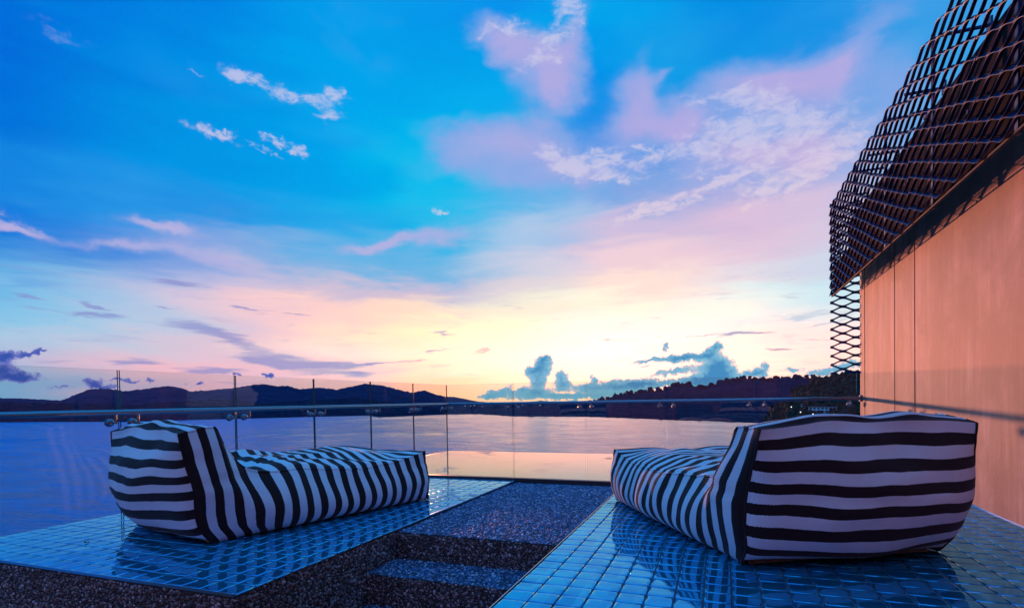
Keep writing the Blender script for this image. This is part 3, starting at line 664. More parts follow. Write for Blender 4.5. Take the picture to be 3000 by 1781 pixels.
VA = terrain('far_hills', HA, -75, 13, 3600, 900, lambda a: np.full_like(a, 2100.0), 900, 42, 11, 6.0, 0.13, M['hill_far'])
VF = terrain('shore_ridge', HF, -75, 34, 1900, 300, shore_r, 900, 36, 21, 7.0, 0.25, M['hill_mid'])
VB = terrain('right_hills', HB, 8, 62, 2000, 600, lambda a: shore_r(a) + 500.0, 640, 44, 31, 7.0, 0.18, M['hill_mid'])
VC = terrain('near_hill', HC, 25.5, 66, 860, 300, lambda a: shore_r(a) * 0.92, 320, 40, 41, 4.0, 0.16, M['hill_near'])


def ico():
    bm = bmesh.new()
    bmesh.ops.create_icosphere(bm, subdivisions=2, radius=1.0)
    V = np.array([v.co[:] for v in bm.verts]); F = np.array([[v.index for v in f.verts] for f in bm.faces])
    bm.free()
    return V, F


def forest(name, pts, sizes, seed, mat):
    """tree crowns of a far wood, lumpy and uneven, as one mass"""
    V0, F0 = ico()
    rng = np.random.default_rng(seed)
    n = len(pts)
    V = np.repeat(V0[None], n, 0)
    jit = 1 + rng.uniform(-0.42, 0.30, (n, len(V0), 1))
    V = V * jit * sizes[:, None, None] * np.stack([rng.uniform(.8, 1.25, n), rng.uniform(.8, 1.25, n), rng.uniform(.75, 1.35, n)], -1)[:, None, :]
    V = V + pts[:, None, :]
    F = (F0[None] + (np.arange(n) * len(V0))[:, None, None]).reshape(-1, 3)
    return link(name, mesh_np(name, V.reshape(-1, 3), F), mat, kind='stuff')


rng = np.random.default_rng(5)
ii = rng.integers(0, VC.shape[0], 2600); jj = rng.integers(2, 41, 2600)
P = VC[ii, jj] + rng.normal(0, 3, (2600, 3)) * (1, 1, 0.2)
S = rng.uniform(2.2, 5.2, 2600) * (0.6 + np.hypot(P[:, 0], P[:, 1]) / 1500)
forest('hillside_wood', P + np.array([0, 0, 1.0]), S, 6, M['leaf'])
ii = rng.integers(0, VB.shape[0], 420); jj = rng.integers(41, 45, 420)
P = VB[ii, jj] + rng.normal(0, 8, (420, 3)) * (1, 1, 0.1)
forest('ridge_wood', P + np.array([0, 0, 2.0]), rng.uniform(3, 9, 420), 7, M['hill_mid'])

# the dusk air over the bay
hz = MB().box(-5600, 5600, -1000, 5600, SEA_Z - 4.0, 250.0)
hm, hn, ho = material('dusk_air')
pv = hn.add('ShaderNodeVolumePrincipled')
pv.inputs['Color'].default_value = (0.40, 0.58, 1.0, 1)
pv.inputs['Density'].default_value = 1.2e-5
hn.t.links.new(pv.outputs[0], ho.inputs['Volume'])
hz.build('haze', hm, kind='stuff', smooth=False)

# terrace levels ---------------------------------------------------
XL, XP0, XP1, XW = -4.75, -2.17, -0.937, 1.9      # left edge, path edges, wall face
YF, YB = 1.937, 5.75                              # front and back edge of the left deck
PITCH = 0.1235


def pebbles(name, o, u, v, nrm, lu, lv, seed, parent, step=0.0150, rad=0.0080):
    """real pebbles bedded half deep in a face: low domes, one stuff mesh"""
    rng = np.random.default_rng(seed)
    o, u, v, nrm = (np.array(q, float) for q in (o, u, v, nrm))
    nu, nv = max(1, int(lu / step)), max(1, int(lv / step))
    gi, gj = np.meshgrid(np.arange(nu), np.arange(nv), indexing='ij')
    gu = (gi + 0.5 + 0.5 * (gj % 2) + rng.uniform(-.38, .38, gi.shape)) * step
    gv = (gj + 0.5 + rng.uniform(-.38, .38, gi.shape)) * step
    gu, gv = gu.ravel(), gv.ravel()
    keep = (gu < lu - 0.004) & (gv < lv - 0.004) & (rng.random(gu.size) > 0.04)
    gu, gv = gu[keep], gv[keep]
    n = len(gu)
    k = 7
    ang = np.arange(k) * 2 * PI / k
    ring = np.stack([np.cos(ang), np.sin(ang)], -1)
    base = np.concatenate([np.c_[ring, np.full(k, -0.25)], np.c_[ring * 0.80, np.full(k, 0.42)], [[0, 0, 0.70]]])
    f = []
    for i in range(k):
        j = (i + 1) % k
        f += [(i, j, k + j), (i, k + j, k + i), (k + i, k + j, 2 * k)]
    f = np.array(f)
    a = rng.uniform(rad * .62, rad * 1.45, n) * rng.choice([1, 1, 1, 1.35], n); b = a * rng.uniform(.55, .95, n); hh = b * rng.uniform(.6, 1.1, n)
    th = rng.uniform(0, PI, n)
    L = np.repeat(base[None], n, 0)
    L = L * (1 + rng.uniform(-.14, .14, (n, len(base), 1)))
    L = L * np.stack([a, b, hh], -1)[:, None, :]
    tl = rng.normal(0, .22, (n, 2))
    L[..., 2] += L[..., 0] * tl[:, :1] + L[..., 1] * tl[:, 1:]
    cs, sn = np.cos(th)[:, None], np.sin(th)[:, None]
    lx = L[..., 0] * cs - L[..., 1] * sn + gu[:, None]
    ly = L[..., 0] * sn + L[..., 1] * cs + gv[:, None]
    W = o + lx[..., None] * u + ly[..., None] * v + L[..., 2:3] * nrm
    F = (f[None] + (np.arange(n) * len(base))[:, None, None]).reshape(-1, 3)
    if np.dot(np.cross(u, v), nrm) < 0:
        F = F[:, ::-1]
    me = mesh_np(name, W.reshape(-1, 3), F, smooth=True)
    at = me.attributes.new('shade', 'FLOAT', 'POINT')
    at.data.foreach_set('value', np.repeat(rng.random(n), len(base)).astype(np.float32))
    return link(name, me, M['sky_tint_pebble' if nrm[2] > .5 else 'pebble'], parent, 'stuff')  # upward faces take the pebbles with sky blue in their colour


# pebble wash path between the decks and the steps coming up to it
STEPS = [(3.34, -0.927), (2.975, -1.115), (2.61, -1.315), (2.245, -1.505)]     # front edge, height of each tread
path = MB().box(XP0, XP1, STEPS[0][0], YB, -2.4, STEPS[0][1]).build('path', M['cement'], kind='structure', smooth=False)
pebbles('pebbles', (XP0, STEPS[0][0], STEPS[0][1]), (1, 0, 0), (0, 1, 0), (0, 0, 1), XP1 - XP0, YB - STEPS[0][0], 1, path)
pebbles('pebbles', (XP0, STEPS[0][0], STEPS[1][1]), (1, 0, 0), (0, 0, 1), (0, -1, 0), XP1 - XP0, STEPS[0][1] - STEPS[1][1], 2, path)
steps = MB()
for (yf, z), (yb, zb) in zip(STEPS[1:], STEPS[:-1]):
    steps.box(XP0, XP1, yf, yb - 0.0005, -2.4, z)
steps = steps.build('steps', M['cement'], kind='structure', smooth=False)
for i in (1, 2):
    yf, z = STEPS[i]
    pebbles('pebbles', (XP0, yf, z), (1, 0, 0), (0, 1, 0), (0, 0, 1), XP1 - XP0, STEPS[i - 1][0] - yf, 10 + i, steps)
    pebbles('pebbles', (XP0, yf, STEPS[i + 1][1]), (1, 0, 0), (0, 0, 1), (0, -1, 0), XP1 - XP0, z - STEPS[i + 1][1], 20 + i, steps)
# lower floor the steps come down to
sheet('lower_floor', XL, XP1, -4.0, 2.245, -1.505, M['cement'])

# the two raised decks: grout topped slabs carrying tiles
left_deck = MB().box(XL, XP0 - 0.001, YF, YB, -2.4, DECK - 0.006).build('left_deck', M['cement'], kind='structure', smooth=False)
right_deck = MB().box(XP1 + 0.001, XW, -3.0, YB, -2.4, DECK - 0.006).build('right_deck', M['cement'], kind='structure', smooth=False)
sheet('grout_bed', XL + .004, XP0 - .004, YF + .004, YB - .004, DECK - 0.0035, M['grout'], None, left_deck)
sheet('grout_bed', XP1 + .004, XW - .004, -2.99, YB - .004, DECK - 0.0035, M['grout'], None, right_deck)
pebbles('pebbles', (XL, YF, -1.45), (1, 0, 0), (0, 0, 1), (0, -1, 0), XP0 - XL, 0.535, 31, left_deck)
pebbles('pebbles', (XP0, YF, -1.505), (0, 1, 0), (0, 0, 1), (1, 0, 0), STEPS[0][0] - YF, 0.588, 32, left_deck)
MB().box(XL - .004, XP0 + .004, YF - .005, YF - .001, DECK - .014, DECK + .001).build('edge_trim', M['trim'], left_deck, smooth=False)
MB().box(XP0 + .001, XP0 + .005, YF - .001, YB, DECK - .014, DECK + .001).build('edge_trim', M['trim'], left_deck, smooth=False)
MB().box(XP1 - .005, XP1 - .001, -3.0, YB, DECK - .014, DECK + .001).build('edge_trim', M['trim'], right_deck, smooth=False)


def tile_mesh():
    h = PITCH / 2
    rings = [(h - 0.0030, -0.006), (h - 0.0032, -0.0020), (h - 0.0062, -0.0005), (h - 0.0115, -0.0001), (h - 0.020, 0.0), (h - 0.026, 0.0)]
    V, F = [], []
    for r, z in rings:
        V += [(-r, -r, z), (r, -r, z), (r, r, z), (-r, r, z)]
    for q in range(5):
        for i in range(4):
            j = (i + 1) % 4
            F.append((q * 4 + i, q * 4 + j, q * 4 + 4 + j, q * 4 + 4 + i))
    F.append((20, 21, 22, 23))
    return np.array(V), np.array(F)


TV, TF = tile_mesh()
tile_me = mesh_np('tile', TV, TF, smooth=True)
tile_me.materials.append(M['tile'])


def in_view(x, y, z=DECK):
    f = x * -math.sin(YAW) + y * math.cos(YAW)
    s = x * math.cos(YAW) + y * math.sin(YAW)
    if f < 1.2:
        return 0.0
    return 1.0 / f if abs(s) < f * 0.965 and -z < f * 0.40 else 0.0


def lay_tiles(deck, x0, x1, y0, y1, seed, hidden):
    rng = random.Random(seed)
    cells = []
    nx, ny = int(round((x1 - x0) / PITCH)), int(round((y1 - y0) / PITCH))
    for i in range(nx):
        for j in range(ny):
            x, y = x0 + (i + .5) * PITCH, y0 + (j + .5) * PITCH
            s = in_view(x, y)
            if s and any(inside(x, y) for inside in hidden):
                s = 0.0
            cells.append((s, x, y, rng.gauss(0, .0035), rng.gauss(0, .0035), rng.gauss(0, .0006)))
    cells.sort(reverse=True)
    for k, (s, x, y, rx, ry, dz) in enumerate(cells[:300]):
        o = bpy.data.objects.new('tile', tile_me)
        C.objects.link(o)
        o.parent = deck
        o.location = (x, y, DECK + dz)
        o.rotation_euler = (rx, ry, 0)
    rest = cells[300:]
    V = []
    for s, x, y, rx, ry, dz in rest:
        R = np.array(Euler((rx, ry, 0)).to_matrix())
        V.append(TV @ R.T + (x, y, DECK + dz))
    F = np.concatenate([TF + 24 * i for i in range(len(rest))])
    link('tiles', mesh_np('tiles', np.concatenate(V), F, smooth=True), M['tile'], deck, 'stuff')


def footprint(ox, oy, ux, uy, L, W, sgn):
    def f(x, y):
        px, py = x - ox, y - oy
        l = px * ux + py * uy
        wd = (px * uy - py * ux) * sgn
        return 0.05 < l < L - .05 and 0.05 < wd < W - .05
    return f


# ------------------------------------------------------------------ bean bag loungers
BAG_L, BAG_W = 1.96, 1.27


def grid_mesh(name, P, UV, seed=None):
    """P (m,k,3) grid, UV (m,k,2)"""
    if seed is not None:
        P = slump(P, seed)
    m, k = P.shape[:2]
    idx = np.arange(m * k).reshape(m, k)
    F = np.stack([idx[:-1, :-1], idx[1:, :-1], idx[1:, 1:], idx[:-1, 1:]], -1).reshape(-1, 4)
    me = mesh_np(name, P.reshape(-1, 3), F, smooth=True)
    ul = me.uv_layers.new(name='weave')
    vi = np.empty(len(me.loops), np.int32)
    me.loops.foreach_get('vertex_index', vi)
    ul.data.foreach_set('uv', UV.reshape(-1, 2)[vi].astype(np.float32).ravel())
    return me


def sm(x, a, b):
    t = np.clip((x - a) / (b - a), 0, 1)
    return t * t * (3 - 2 * t)


def n3(P, f, seed):
    q = (P * f).reshape(-1, 3)
    return np.array([mnoise.noise((a + seed * 7.1, b - seed * 3.3, c + seed)) for a, b, c in q]).reshape(P.shape[:-1])


def slump(P, seed):
    """one slow, soft irregularity through the whole bag, nothing at the floor"""
    h = np.clip(P[..., 2] / .35, 0, 1)[..., None]
    dv = np.stack([n3(P + k * 13.7, 1.9, seed + 30) + .35 * n3(P + k * 5.1, 4.6, seed + 31) for k in range(3)], -1)
    return P + dv * h * np.array([.042, .042, .034])


def bean_bag(label, loc, rotz, seed):
    root = thing('bean_bag_lounger', label, 'bean bag', loc, rotz, 'striped bean bag loungers on the tiled decks')
    NC, NT, NW = 150, 34, 64
    lb = np.linspace(0, BAG_L, NC)
    lean = -0.14 * (1 - sm(lb, 0.2, 0.85)) - 0.04 * sm(lb, 1.2, BAG_L)
    lt = lb + lean
    px = [-.14, -.08, 0, .07, .10, .115, .14, .20, .26, .31, .45, .62, .8, 1.0, 1.2, 1.5, 1.75, 1.86, 1.92]
    pz = [.735, .748, .757, .760, .755, .735, .655, .55, .485, .452, .428, .41, .395, .382, .375, .388, .420, .438, .446]
    rr = random.Random(seed)
    zt = np.interp(lt, px, pz)
    puck = np.array([mnoise.noise((a * 14.0, seed * 3.7, 0)) for a in lb])
    zt = zt + 0.006 * puck * sm(lb, .3, .5)
    tt = np.linspace(0, 1, NT)
    bx, bz = [.055, -.025, -.055, -.075, -.10, -.125, -.14], [0, .10, .20, .37, .50, .62, .735]
    leanf = np.interp(tt * .735, bz, bx) / -0.14
    E = np.sin(np.pi * np.clip(lb / BAG_L, 0, 1)) ** 0.45

    # seams never run dead straight: each one wanders a little, and vanishes at the corners
    def wander(q, k, a):
        return a * np.array([mnoise.noise((v_ * 3.4, seed * 2.3 + k, 1.5)) + .4 * mnoise.noise((v_ * 11.0, seed + k, 8.5)) for v_ in q]) * np.minimum(1, 6 * np.sin(np.pi * (q - q[0]) / (q[-1] - q[0])))
    tuck = 0.022 * np.sin(np.pi * tt ** .7) - 0.022 * (1 - tt) ** 4
    wob = {sg: (wander(tt, 1 + sg, .020) + sg * tuck, wander(lb, 5 + sg, .018), wander(tt, 9 + sg, .018) + sg * tuck) for sg in (-1, 1)}

    def side(sign, y0, sd):
        L = lb[:, None] + lean[:, None] * leanf[None]
        Z = zt[:, None] * tt[None]
        t2 = tt[None]
        prof = 0.115 * np.sin(np.pi * t2 ** 0.66) ** 0.8 - 0.062 * (1 - t2) ** 6
        off = E[:, None] * prof
        P = np.stack([L, np.zeros_like(L), Z], -1)
        win = E[:, None] * np.sin(np.pi * t2) ** 0.7
        fold = n3(P * (1, 1, 0.55), 3.4, sd) * 0.034 + n3(P * (1, 1, 0.7), 8.0, sd + 2) * 0.014
        # the sunk crease where the seat meets the back rest
        cre = np.exp(-((P[..., 2] - .40 - .10 * (P[..., 0] - .1)) / .035) ** 2) * np.exp(-np.clip(P[..., 0] - .30, 0, 9) / .25)
        off = off + fold * win - 0.022 * cre * win
        s_ = (lb / BAG_L)[:, None]
        wb, wtp, wf = wob[sign]
        P[..., 1] = y0 + sign * off + wtp[:, None] * t2 ** 2 + wb[None] * (1 - s_) ** 8 + wf[None] * s_ ** 8
        UV = np.stack([np.repeat(lb[:, None], NT, 1), Z], -1)
        return (P if sign < 0 else P[::-1]), (UV if sign < 0 else UV[::-1])

    P, UV = side(-1, 0.0, seed)
    link('side_panel', grid_mesh('side_panel', P, UV, seed), M['fabric'], root)
    P, UV = side(1, BAG_W, seed + 11)
    link('side_panel', grid_mesh('side_panel', P, UV, seed), M['fabric'], root)
    wv = np.linspace(0, 1, NW)
    fw = np.sin(np.pi * wv) ** 0.5

    def band(name, l, z, u, amp, sd, foldf, edge_w, wk):
        pts = np.stack([l, z], -1)
        tg = np.gradient(pts, axis=0)
        tg /= np.linalg.norm(tg, axis=1)[:, None] + 1e-9
        nr = np.stack([-tg[:, 1], tg[:, 0]], -1)
        for _ in range(6):
            nr[1:-1] = (nr[:-2] + nr[1:-1] * 2 + nr[2:]) / 4
        P = np.zeros((len(l), NW, 3))
        P[..., 0] = l[:, None]; P[..., 1] = wv[None] * BAG_W + (1 - wv)[None] ** 3 * wk[0][:, None] + wv[None] ** 3 * wk[1][:, None]; P[..., 2] = z[:, None]
        sag = edge_w[:, None] * (0.024 * np.sin(np.pi * wv) ** 0.6 + 0.012 * np.array([mnoise.noise((q * 3.1, seed * 1.7, 4.0)) for q in wv]) * np.sin(np.pi * wv))[None]
        P[..., 0] += 2.2 * sag
        P[..., 2] += 0.9 * sag
        b = amp[:, None] * fw[None] + foldf(P) * (np.sin(np.pi * wv) ** 0.5)[None] * np.clip(amp / .02, 0, 1)[:, None]
        P[..., 0] += nr[:, 0][:, None] * b
        P[..., 2] += nr[:, 1][:, None] * b
        P[..., 2] = np.maximum(P[..., 2], 0.002)
        UV = np.stack([np.repeat(u[:, None], NW, 1), P[..., 1]], -1)
        return link(name, grid_mesh(name, P, UV, seed), M['fabric'], root)

    # back: from the floor up to the top edge
    lbk = lb[0] + lean[0] * leanf
    zbk = zt[0] * tt
    arc = np.concatenate([[0], np.cumsum(np.hypot(np.diff(lbk), np.diff(zbk)))])
    ub = arc[-1] - arc + 0.0565
    band('back_panel', lbk, zbk, ub, 0.160 * np.sin(np.pi * np.clip(tt ** .78 * .97, 0, 1)) ** 0.75 * (1 - tt ** 8) - 0.060 * (1 - tt) ** 6, seed + 3,
         lambda P: n3(P * (1, 1, 1.6), 2.6, seed + 4) * 0.032 + n3(P * (1, 0.5, 2), 6.0, seed + 5) * 0.011, sm(tt, .55, 1) ** 1.5, (wob[-1][0], wob[1][0]))
    # top, slope and seat in one run of cloth
    amp = 0.036 * sm(lt, -.14, -.04) * (1 - sm(lt, .04, .12)) + 0.05 * sm(lt, .12, .2) * (1 - sm(lt, .24, .34)) + 0.088 * sm(lt, .34, .60) * (1 - sm(lt, 1.35, 1.92))

    def seatfold(P):
        x, y = P[..., 0], P[..., 1]
        ang = np.arctan2(y - BAG_W / 2, x + 0.25)
        rad = n3(np.stack([ang * 5.5, np.hypot(y - BAG_W / 2, x) * .55, x * 0], -1), 1.0, seed + 6)
        f = (1 - np.abs(rad) * 2.2) * 0.026 * sm(x, .3, .6) * (1 - .6 * sm(x, 1.2, 1.9))
        top = n3(P * (1, 2.2, 1), 3.2, seed + 8) * 0.018 * (1 - sm(x, .2, .4))
        return f + top + n3(P, 4.0, seed + 7) * 0.02

    band('seat_panel', lt, zt, lb, amp, seed + 6, seatfold, 1 - sm(lt, -.14, .02), (wob[-1][1], wob[1][1]))
    # foot end
    lf = (lb[-1] + lean[-1] * leanf)[::-1]
    zf = (zt[-1] * tt)[::-1]
    band('foot_panel', lf, zf, BAG_L + zt[-1] - zf, 0.09 * np.sin(np.pi * tt[::-1] ** .75) ** 0.7 - 0.05 * (1 - tt[::-1]) ** 6, seed + 9,
         lambda P: n3(P, 3.0, seed + 10) * 0.014, tt * 0, (wob[-1][2][::-1], wob[1][2][::-1]))
    # base on the tiles
    P = np.zeros((NC, 12, 3))
    inn = 0.055 * E + .06
    for k in range(12):
        P[:, k, 0] = lb + lean * leanf[0]
        P[:, k, 1] = inn + (BAG_W - 2 * inn) * k / 11
        P[:, k, 2] = 0.0015
    UV = np.stack([P[..., 0], P[..., 1]], -1)
    link('base_panel', grid_mesh('base_panel', P[:, ::-1], UV), M['fabric'], root)
    # piped seams round both side panels
    path = [(lbk[i], zbk[i], 0.03) for i in range(NT)] + [(lt[i], zt[i], lb[i]) for i in range(1, NC)] + [(lf[i], zf[i], BAG_L) for i in range(1, NT)]
    path = np.array(path)
    tg = np.gradient(path[:, :2], axis=0)
    tg /= np.linalg.norm(tg, axis=1)[:, None] + 1e-9
    nr = np.stack([-tg[:, 1], tg[:, 0]], -1)
    wpath = {sg: np.concatenate([wob[sg][0], wob[sg][1][1:], wob[sg][2][::-1][1:]]) for sg in (-1, 1)}
    for y0, sg in ((0.0, -1), (BAG_W, 1)):
        K = 7
        P = np.zeros((len(path), K, 3))
        for k in range(K):
            a = 2 * PI * k / (K - 1)
            P[:, k, 0] = path[:, 0] + nr[:, 0] * 0.0065 * math.cos(a)
            P[:, k, 2] = np.maximum(path[:, 1] + nr[:, 1] * 0.0065 * math.cos(a), .001)
            P[:, k, 1] = y0 + wpath[sg] + sg * 0.0065 * math.sin(a)
        UV = np.stack([np.repeat(path[:, 2:3], K, 1), np.repeat(np.arange(len(path))[:, None] * .013, K, 1)], -1)
        link('piping', grid_mesh('piping', P, UV, seed), M['fabric'], root)
    return root


LB = ((-3.09, 2.545), (0.292, 0.956))
RB = ((1.218, 3.731), (-0.497, 0.868))
bean_bag('striped bean bag lounger on the left deck beside the sea side glass', (*LB[0], DECK + .001), math.atan2(LB[1][1], LB[1][0]), 3)
bean_bag('striped bean bag lounger beside the tan wall, broad striped back turned this way', (*RB[0], DECK + .001), math.atan2(RB[1][1], RB[1][0]), 8)

fl = footprint(*LB[0], *LB[1], BAG_L, BAG_W, -1)
fr_ = footprint(*RB[0], *RB[1], BAG_L, BAG_W, -1)
lay_tiles(left_deck, XL + .002, XL + .002 + 21 * PITCH - .002, YF + .002, YF + .002 + 31 * PITCH - .02, 1, [fl])
lay_tiles(right_deck, XP1 + .002, XP1 + .002 + 23 * PITCH, YB - .002 - 40 * PITCH, YB - .002, 2, [fr_])

# ------------------------------------------------------------------ pool beyond the decks
MB().box(XL, XW, YB + .001, YB + .085, -1.9, DECK + .022, .006).build('pool_kerb', M['kerb'], kind='structure', smooth=False)
PX0, PY0, PY1 = -4.64, YB + .086, 8.985
sheet('pool_water', PX0, XW, PY0, PY1, DECK - .006, M['pool'])
basin = MB()
basin.box(PX0 - .06, XW, PY0 - .0005, PY1 + .04, -1.9, -1.6)
basin.box(PX0 - .06, PX0, PY0, PY1 + .04, -1.6, DECK - .010)
basin.box(PX0, XW, PY1, PY1 + .04, -1.6, DECK - .010)
basin.build('pool_basin', M['kerb'], kind='structure', smooth=False)

# ------------------------------------------------------------------ glass balustrades
GT = 0.312                      # top of the glass
GXL, GYR = -4.77, 9.10


def glass_box(name, x0, x1, y0, y1, z0, z1, thin, parent, off):
    v = [(x, y, z) for z in (z0, z1) for y in (y0, y1) for x in (x0, x1)]
    f = [(0, 2, 3, 1), (4, 5, 7, 6), (0, 1, 5, 4), (2, 6, 7, 3), (0, 4, 6, 2), (1, 3, 7, 5)]
    big = {'y': (2, 3), 'x': (4, 5)}[thin]
    me = mesh_np(name, np.array(v) - np.array(off), f, mats=[0 if i in big else 1 for i in range(6)])
    return link(name, me, [M['glass'], M['glass_edge']], parent)


def bracket(p_glass, inward, rail_z, parent, off):
    """ball clamp on the glass, arm in to below the rail, post up to it"""
    g, q = Vector(p_glass), Vector(inward)
    e = g + q * 0.088
    mb = MB().tube(g, e + q * .009, 0.0085, 10).tube((e.x, e.y, e.z - .009), (e.x, e.y, rail_z - .015), 0.0085, 10)
    b = mb.build('bracket', M['steel'], parent, off=off)
    ball = MB().ball(g + q * .012, 0.033, (1, 1, 1)).tube(g - q * .002, g + q * .006, 0.036, 16)
    ball.build('ball_clamp', M['steel'], b, off=off)
    return b


RAIL_Z = -0.046
off = (GXL, 4.5, -0.9)
runL = thing('glass_balustrade', 'frameless glass balustrade with steel handrail along the sea side of the left deck', 'glass railing', off, 0, 'glass balustrades round the terrace')
joints = [9.116 - 1.1935 * k for k in range(9)]
for a, b in zip(joints[:-1], joints[1:]):
    glass_box('glass_panel', GXL - .0075, GXL + .0075, b + .008, a - .008, -1.02, GT, 'x', runL, off)
RXL = GXL + .0075 + .088
MB().tube((RXL, GYR - .094, RAIL_Z), (RXL, joints[-1], RAIL_Z), 0.024, 20).build('handrail', M['steel'], runL, off=off)
for yj in joints[1:-1]:
    for s in (-.093, .093):
        bracket((GXL + .0075, yj + s, -.131), (1, 0, 0), RAIL_Z, runL, off)
bracket((GXL + .0075, joints[0] - .2, -.131), (1, 0, 0), RAIL_Z, runL, off)
off = (-1.4, GYR, -0.9)
runR = thing('glass_balustrade', 'frameless glass balustrade with steel handrail along the far pool edge up to the tan wall', 'glass railing', off, 0, 'glass balustrades round the terrace')
jx = [-4.762 + 1.3255 * k for k in range(6)]
for a, b in zip(jx[:-1], jx[1:]):
    glass_box('glass_panel', a + .009, b - .009, GYR - .0075, GYR + .0075, -1.02, GT, 'y', runR, off)
RYR = GYR - .0075 - .088
MB().tube((RXL, RYR, RAIL_Z), (1.895, RYR, RAIL_Z), 0.024, 20).ball((RXL, RYR, RAIL_Z), .0245).build('handrail', M['steel'], runR, off=off)
MB().tube((1.872, RYR, RAIL_Z), (1.898, RYR, RAIL_Z), 0.046, 20).build('wall_flange', M['steel'], runR, off=off)
for k, xj in enumerate(jx):
    for s in (-.105, .105):
        if (k == 0 and s < 0) or (k == 5 and s > 0):
            continue
        bracket((xj + s, GYR - .0075, -.131), (0, -1, 0), RAIL_Z, runR, off)

# ------------------------------------------------------------------ tan wall with its upper storey and the expanded metal screen
WY1, WTOP = 9.11, 1.84
off = (XW, 4.0, DECK)
wall = thing('terrace_wall', 'tall tan plastered wall with upright joints on the right edge of the terrace', 'wall', off)
edges = [9.11, 8.812, 7.440, 6.750, 3.90, 1.0, -3.0]
for i, (a, b) in enumerate(zip(edges[:-1], edges[1:])):
    g = .020 if 0 < i < 4 else .008
    MB().box(XW, XW + .16, b + (g if i < 5 else 0), a - .004, DECK - .2, WTOP, .022 if i == 0 else .003).build('wall_panel', M['wall'], wall, off=off)
MB().box(XW + .030, XW + .15, -3.0, 9.08, DECK - .2, WTOP - .004).build('joint_backing', M['joint'], wall, smooth=False, off=off)
MB().box(XW - .006, XW - .0005, -3.0, YB, DECK - .004, DECK + .007).build('base_bead', M['plaster'], wall, off=off)
MB().box(XW + .015, XW + 3.0, -3.0, 9.90, WTOP + .002, 2.70, .01).build('upper_fascia', M['fascia'], wall, off=off)
MB().box(XW + .17, XW + 3.0, -3.0, 9.05, -3.0, WTOP).build('inner_wall', M['fascia'], wall, smooth=False, off=off)

# added wall behind the viewer, unseen, only there to bounce warm light
off = (-1.4, -2.2, DECK)
rear = thing('rear_bounce_wall', 'added unseen wall behind the viewpoint that bounces warm light on the loungers', 'wall', off)
MB().box(XL, XW - .02, -2.45, -2.2, -2.4, 3.0, .01).build('bounce_panel', M['timber'], rear, off=off)

LWD, SWD = 0.335, 0.135
SXP, SYP, SZ0, SZ1 = 1.60, 9.51, 1.516, 2.90


def expanded_sheet(name, n_cells, z0, z1, along, normal, mirror=1):
    """expanded metal: slit strands drawn into diamonds, every strand a tilted flat bar. Origin at s=0, z=0."""
    al, nr = np.array(along, float), np.array(normal, float)
    up = np.array([0, 0, 1.0])
    rows = int((z1 - z0) / (SWD / 2))
    V, F = [], []
    W, T = 0.039, 0.004
    beta = math.radians(54)
    wv = (nr * math.sin(beta) - up * math.cos(beta)) * W / 2
    tv = (nr * math.cos(beta) + up * math.sin(beta)) * T / 2
    ts = (0.0, 0.14, 0.28, 0.42, 0.58, 0.72, 0.86, 1.0)
    for i in range(n_cells * 2):
        for j in range(rows + 1):
            if (i + j) % 2:
                continue
            for dj in (1, -1):
                if not 0 <= j + dj <= rows:
                    continue
                base = len(V)
                for t in ts:
                    s = (i + t) * LWD / 2
                    e = t * t * (3 - 2 * t)
                    z = z0 + (j + dj * (0.06 + 0.88 * e)) * SWD / 2
                    c = al * s + up * z
                    k = 1.0 + 0.10 * math.cos(2 * PI * t)
                    for sw, st in ((-1, -1), (1, -1), (1, 1), (-1, 1)):
                        V.append(c + wv * sw * k + tv * st)
                m = len(ts)
                for q in range(m - 1):
                    for k in range(4):
                        a = base + q * 4 + k; b = base + q * 4 + (k + 1) % 4
                        F.append((a, b, b + 4, a + 4))
                F.append((base + 3, base + 2, base + 1, base))
                e0 = base + (m - 1) * 4
                F.append((e0, e0 + 1, e0 + 2, e0 + 3))
    return mesh_np(name, np.array(V), np.array(F))


screen = thing('expanded_metal_screen', 'dark expanded metal screen hung in front of the upper wall at top right', 'metal screen', (SXP, SYP, SZ0))
me_s = expanded_sheet('mesh_sheet', 4, 0.0, SZ1 - SZ0, (0, -1, 0), (-1, 0, 0))
me_e = expanded_sheet('mesh_sheet', 3, 0.0, SZ1 - SZ0, (0, -1, 0), (-1, 0, 0))
me_f = expanded_sheet('mesh_sheet', 5, 0.0, SZ1 - 0.33, (1, 0, 0), (0, 1, 0))
for me in (me_s, me_e, me_f):
    me.materials.append(M['mesh'])
link('mesh_sheet', me_e, None, screen)
y = -3 * LWD - .012
for k in range(6):
    o = link('mesh_sheet', me_s, None, screen)
    o.location = (0, y, -0.012 * (k % 2))
    y -= 4 * LWD + .012
o = link('mesh_sheet', me_f, None, screen)
o.location = (0, 0.02, 0.33 - SZ0)
so = (SXP, SYP, SZ0)
MB().box(SXP + .012, SXP + .034, 0.2, SYP, SZ0 - .022, SZ0 - .008).build('bottom_rail', M['joint'], screen, smooth=False, off=so)
MB().box(SXP + .036, SXP + .044, -3.0, SYP - .06, 1.575, 1.96).build('shade_plate', M['fascia'], screen, smooth=False, off=so)  # added blocker behind the mesh, shades the top of the wall
lv = MB()
for q in range(6):                 # added slats below the plate, thinning downward to soften its shadow on the wall
    zq = 1.571 - q * .0095
    lv.box(SXP + .036, SXP + .044, -3.0, SYP - .06, zq - .0095 * (0.84 - .10 * q), zq)
lv.build('shade_slats', M['fascia'], screen, smooth=False, off=so)
yy = SYP - .35
k = 0
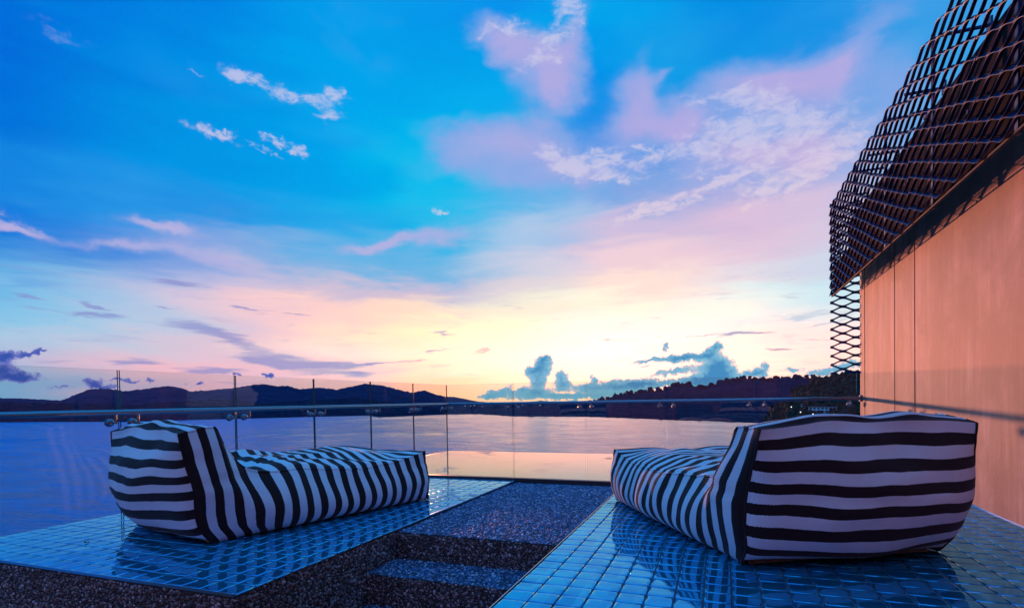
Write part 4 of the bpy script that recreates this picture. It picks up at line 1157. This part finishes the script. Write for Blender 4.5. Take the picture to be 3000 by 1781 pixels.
while yy > 0.4:
    for z in (2.735, 1.93):
        MB().tube((SXP + .01, yy, z), (XW + .02, yy, z), 0.014, 8).box(XW + .002, XW + .016, yy - .04, yy + .04, z - .05, z + .05).build('support_arm', M['mesh'], screen, off=so)
    yy -= 0.47 if k % 2 == 0 else 0.876
    k += 1
for yp in (9.40, 8.06, 6.72, 5.38, 4.04, 2.70):
    MB().box(SXP + .03, SXP + .05, yp - .02, yp + .02, SZ0 - .02, SZ1).build('upright', M['mesh'], screen, smooth=False, off=so)

# ------------------------------------------------------------------ across the bay: houses and lamps on the shore


def on_slope(V, a, e):
    """point of a terrain seen at azimuth a, elevation e (degrees)"""
    m = V.shape[0]
    P = V.reshape(-1, 3)
    az_ = np.degrees(np.arctan2(P[:, 0], P[:, 1]) + YAW)
    r = np.hypot(P[:, 0], P[:, 1])
    el_ = np.degrees(np.arctan2(P[:, 2], r))
    s = ((az_ - a) / .1) ** 2 + ((el_ - e) / .1) ** 2 + r / 4000.0
    return P[np.argmin(s)].copy()


def house(label, a, e, w_, d_, storeys, seed):
    p = on_slope(VC, a, e)
    ang = -math.atan2(p[0], p[1])
    h = thing('house', label, 'house', tuple(p), ang, 'houses on the far shore')
    H = storeys * 3.1
    MB().box(-w_ / 2, w_ / 2, 0, d_, -3, H).build('wall', M['plaster'], h, smooth=False)
    for s in range(1, storeys + 1):
        MB().box(-w_ / 2 - .5, w_ / 2 + .5, -1.4, d_ + .4, s * 3.1 - .25, s * 3.1 + .02).build('floor_slab' if s < storeys else 'roof', M['plaster'] if s < storeys else M['roof'], h, smooth=False)
    nW = max(2, int(w_ / 3.2))
    for s in range(storeys):
        for k in range(nW):
            x = -w_ / 2 + (k + .5) * w_ / nW
            f = MB().box(x - 1.05, x + 1.05, -.12, -.01, s * 3.1 + .7, s * 3.1 + 2.5).build('window', M['pole'], h, smooth=False)
            MB().box(x - .92, x + .92, -.16, -.122, s * 3.1 + .82, s * 3.1 + 2.38).build('pane', M['window'], f, smooth=False)
    return h


house('white two storey house low on the dark hill behind the right lounger', 29.7, -1.62, 25.0, 9.0, 2, 1)
house('small white single storey house up the slope above the white two storey house', 28.5, -0.95, 15.0, 7.0, 1, 2)

lamp_spots = [(-4.9, -.72, 'F'), (-4.3, -.76, 'F'), (-3.9, -.70, 'F'), (-3.1, -.8, 'F'), (1.2, -.74, 'F'), (2.9, -.8, 'F'), (-20.5, -1.0, 'F'), (-12.8, -.62, 'F'),
              (13.2, -.9, 'F'), (18.4, -.9, 'F'), (20.6, -.6, 'F'), (22.6, -1.2, 'F'), (27.2, -1.6, 'C'), (27.9, -2.1, 'C'), (28.9, -2.3, 'C'), (30.6, -2.3, 'C')]
glob = pole = None
for a, e, which in lamp_spots:
    p = on_slope(VF if which == 'F' else VC, a, e)
    t = thing('street_lamp', 'tiny lit street lamp on the dark far shore', 'lamp', tuple(p), 0, 'lit lamps along the far shore')
    if glob is None:
        pole = MB().tube((0, 0, -1), (0, 0, 6.5), .11, 8).build('pole', M['pole'], t)
        glob = MB().ball((0, 0, 6.9), .55, seg=10).build('lamp_globe', M['lamp'], t)
    else:
        for src in (pole, glob):
            o = src.copy()
            C.objects.link(o)
            o.parent = t

# dry leaf scraps blown on to the tiles
for label, (x, y), r in (('small curled dead leaf on the open tiles of the left deck', (-3.93, 2.36), .016), ('small dark leaf scrap on the tiles of the right deck near the wall', (1.52, 3.62), .020)):
    v, f = [(0, 0, 0.004)], []
    for k in range(9):
        a = 2 * PI * k / 9
        v.append((r * (1.6 if k in (0, 4, 5) else 1) * math.cos(a), r * .7 * math.sin(a), 0.003 + .006 * abs(math.sin(a * 1.5))))
    f = [(0, 1 + k, 1 + (k + 1) % 9) for k in range(9)]
    o = link('dead_leaf', mesh_np('dead_leaf', v, f), M['leaf'])
    o.location = (x, y, DECK + .001)
    tag(o, label, 'leaf', 'leaf scraps on the tiles')
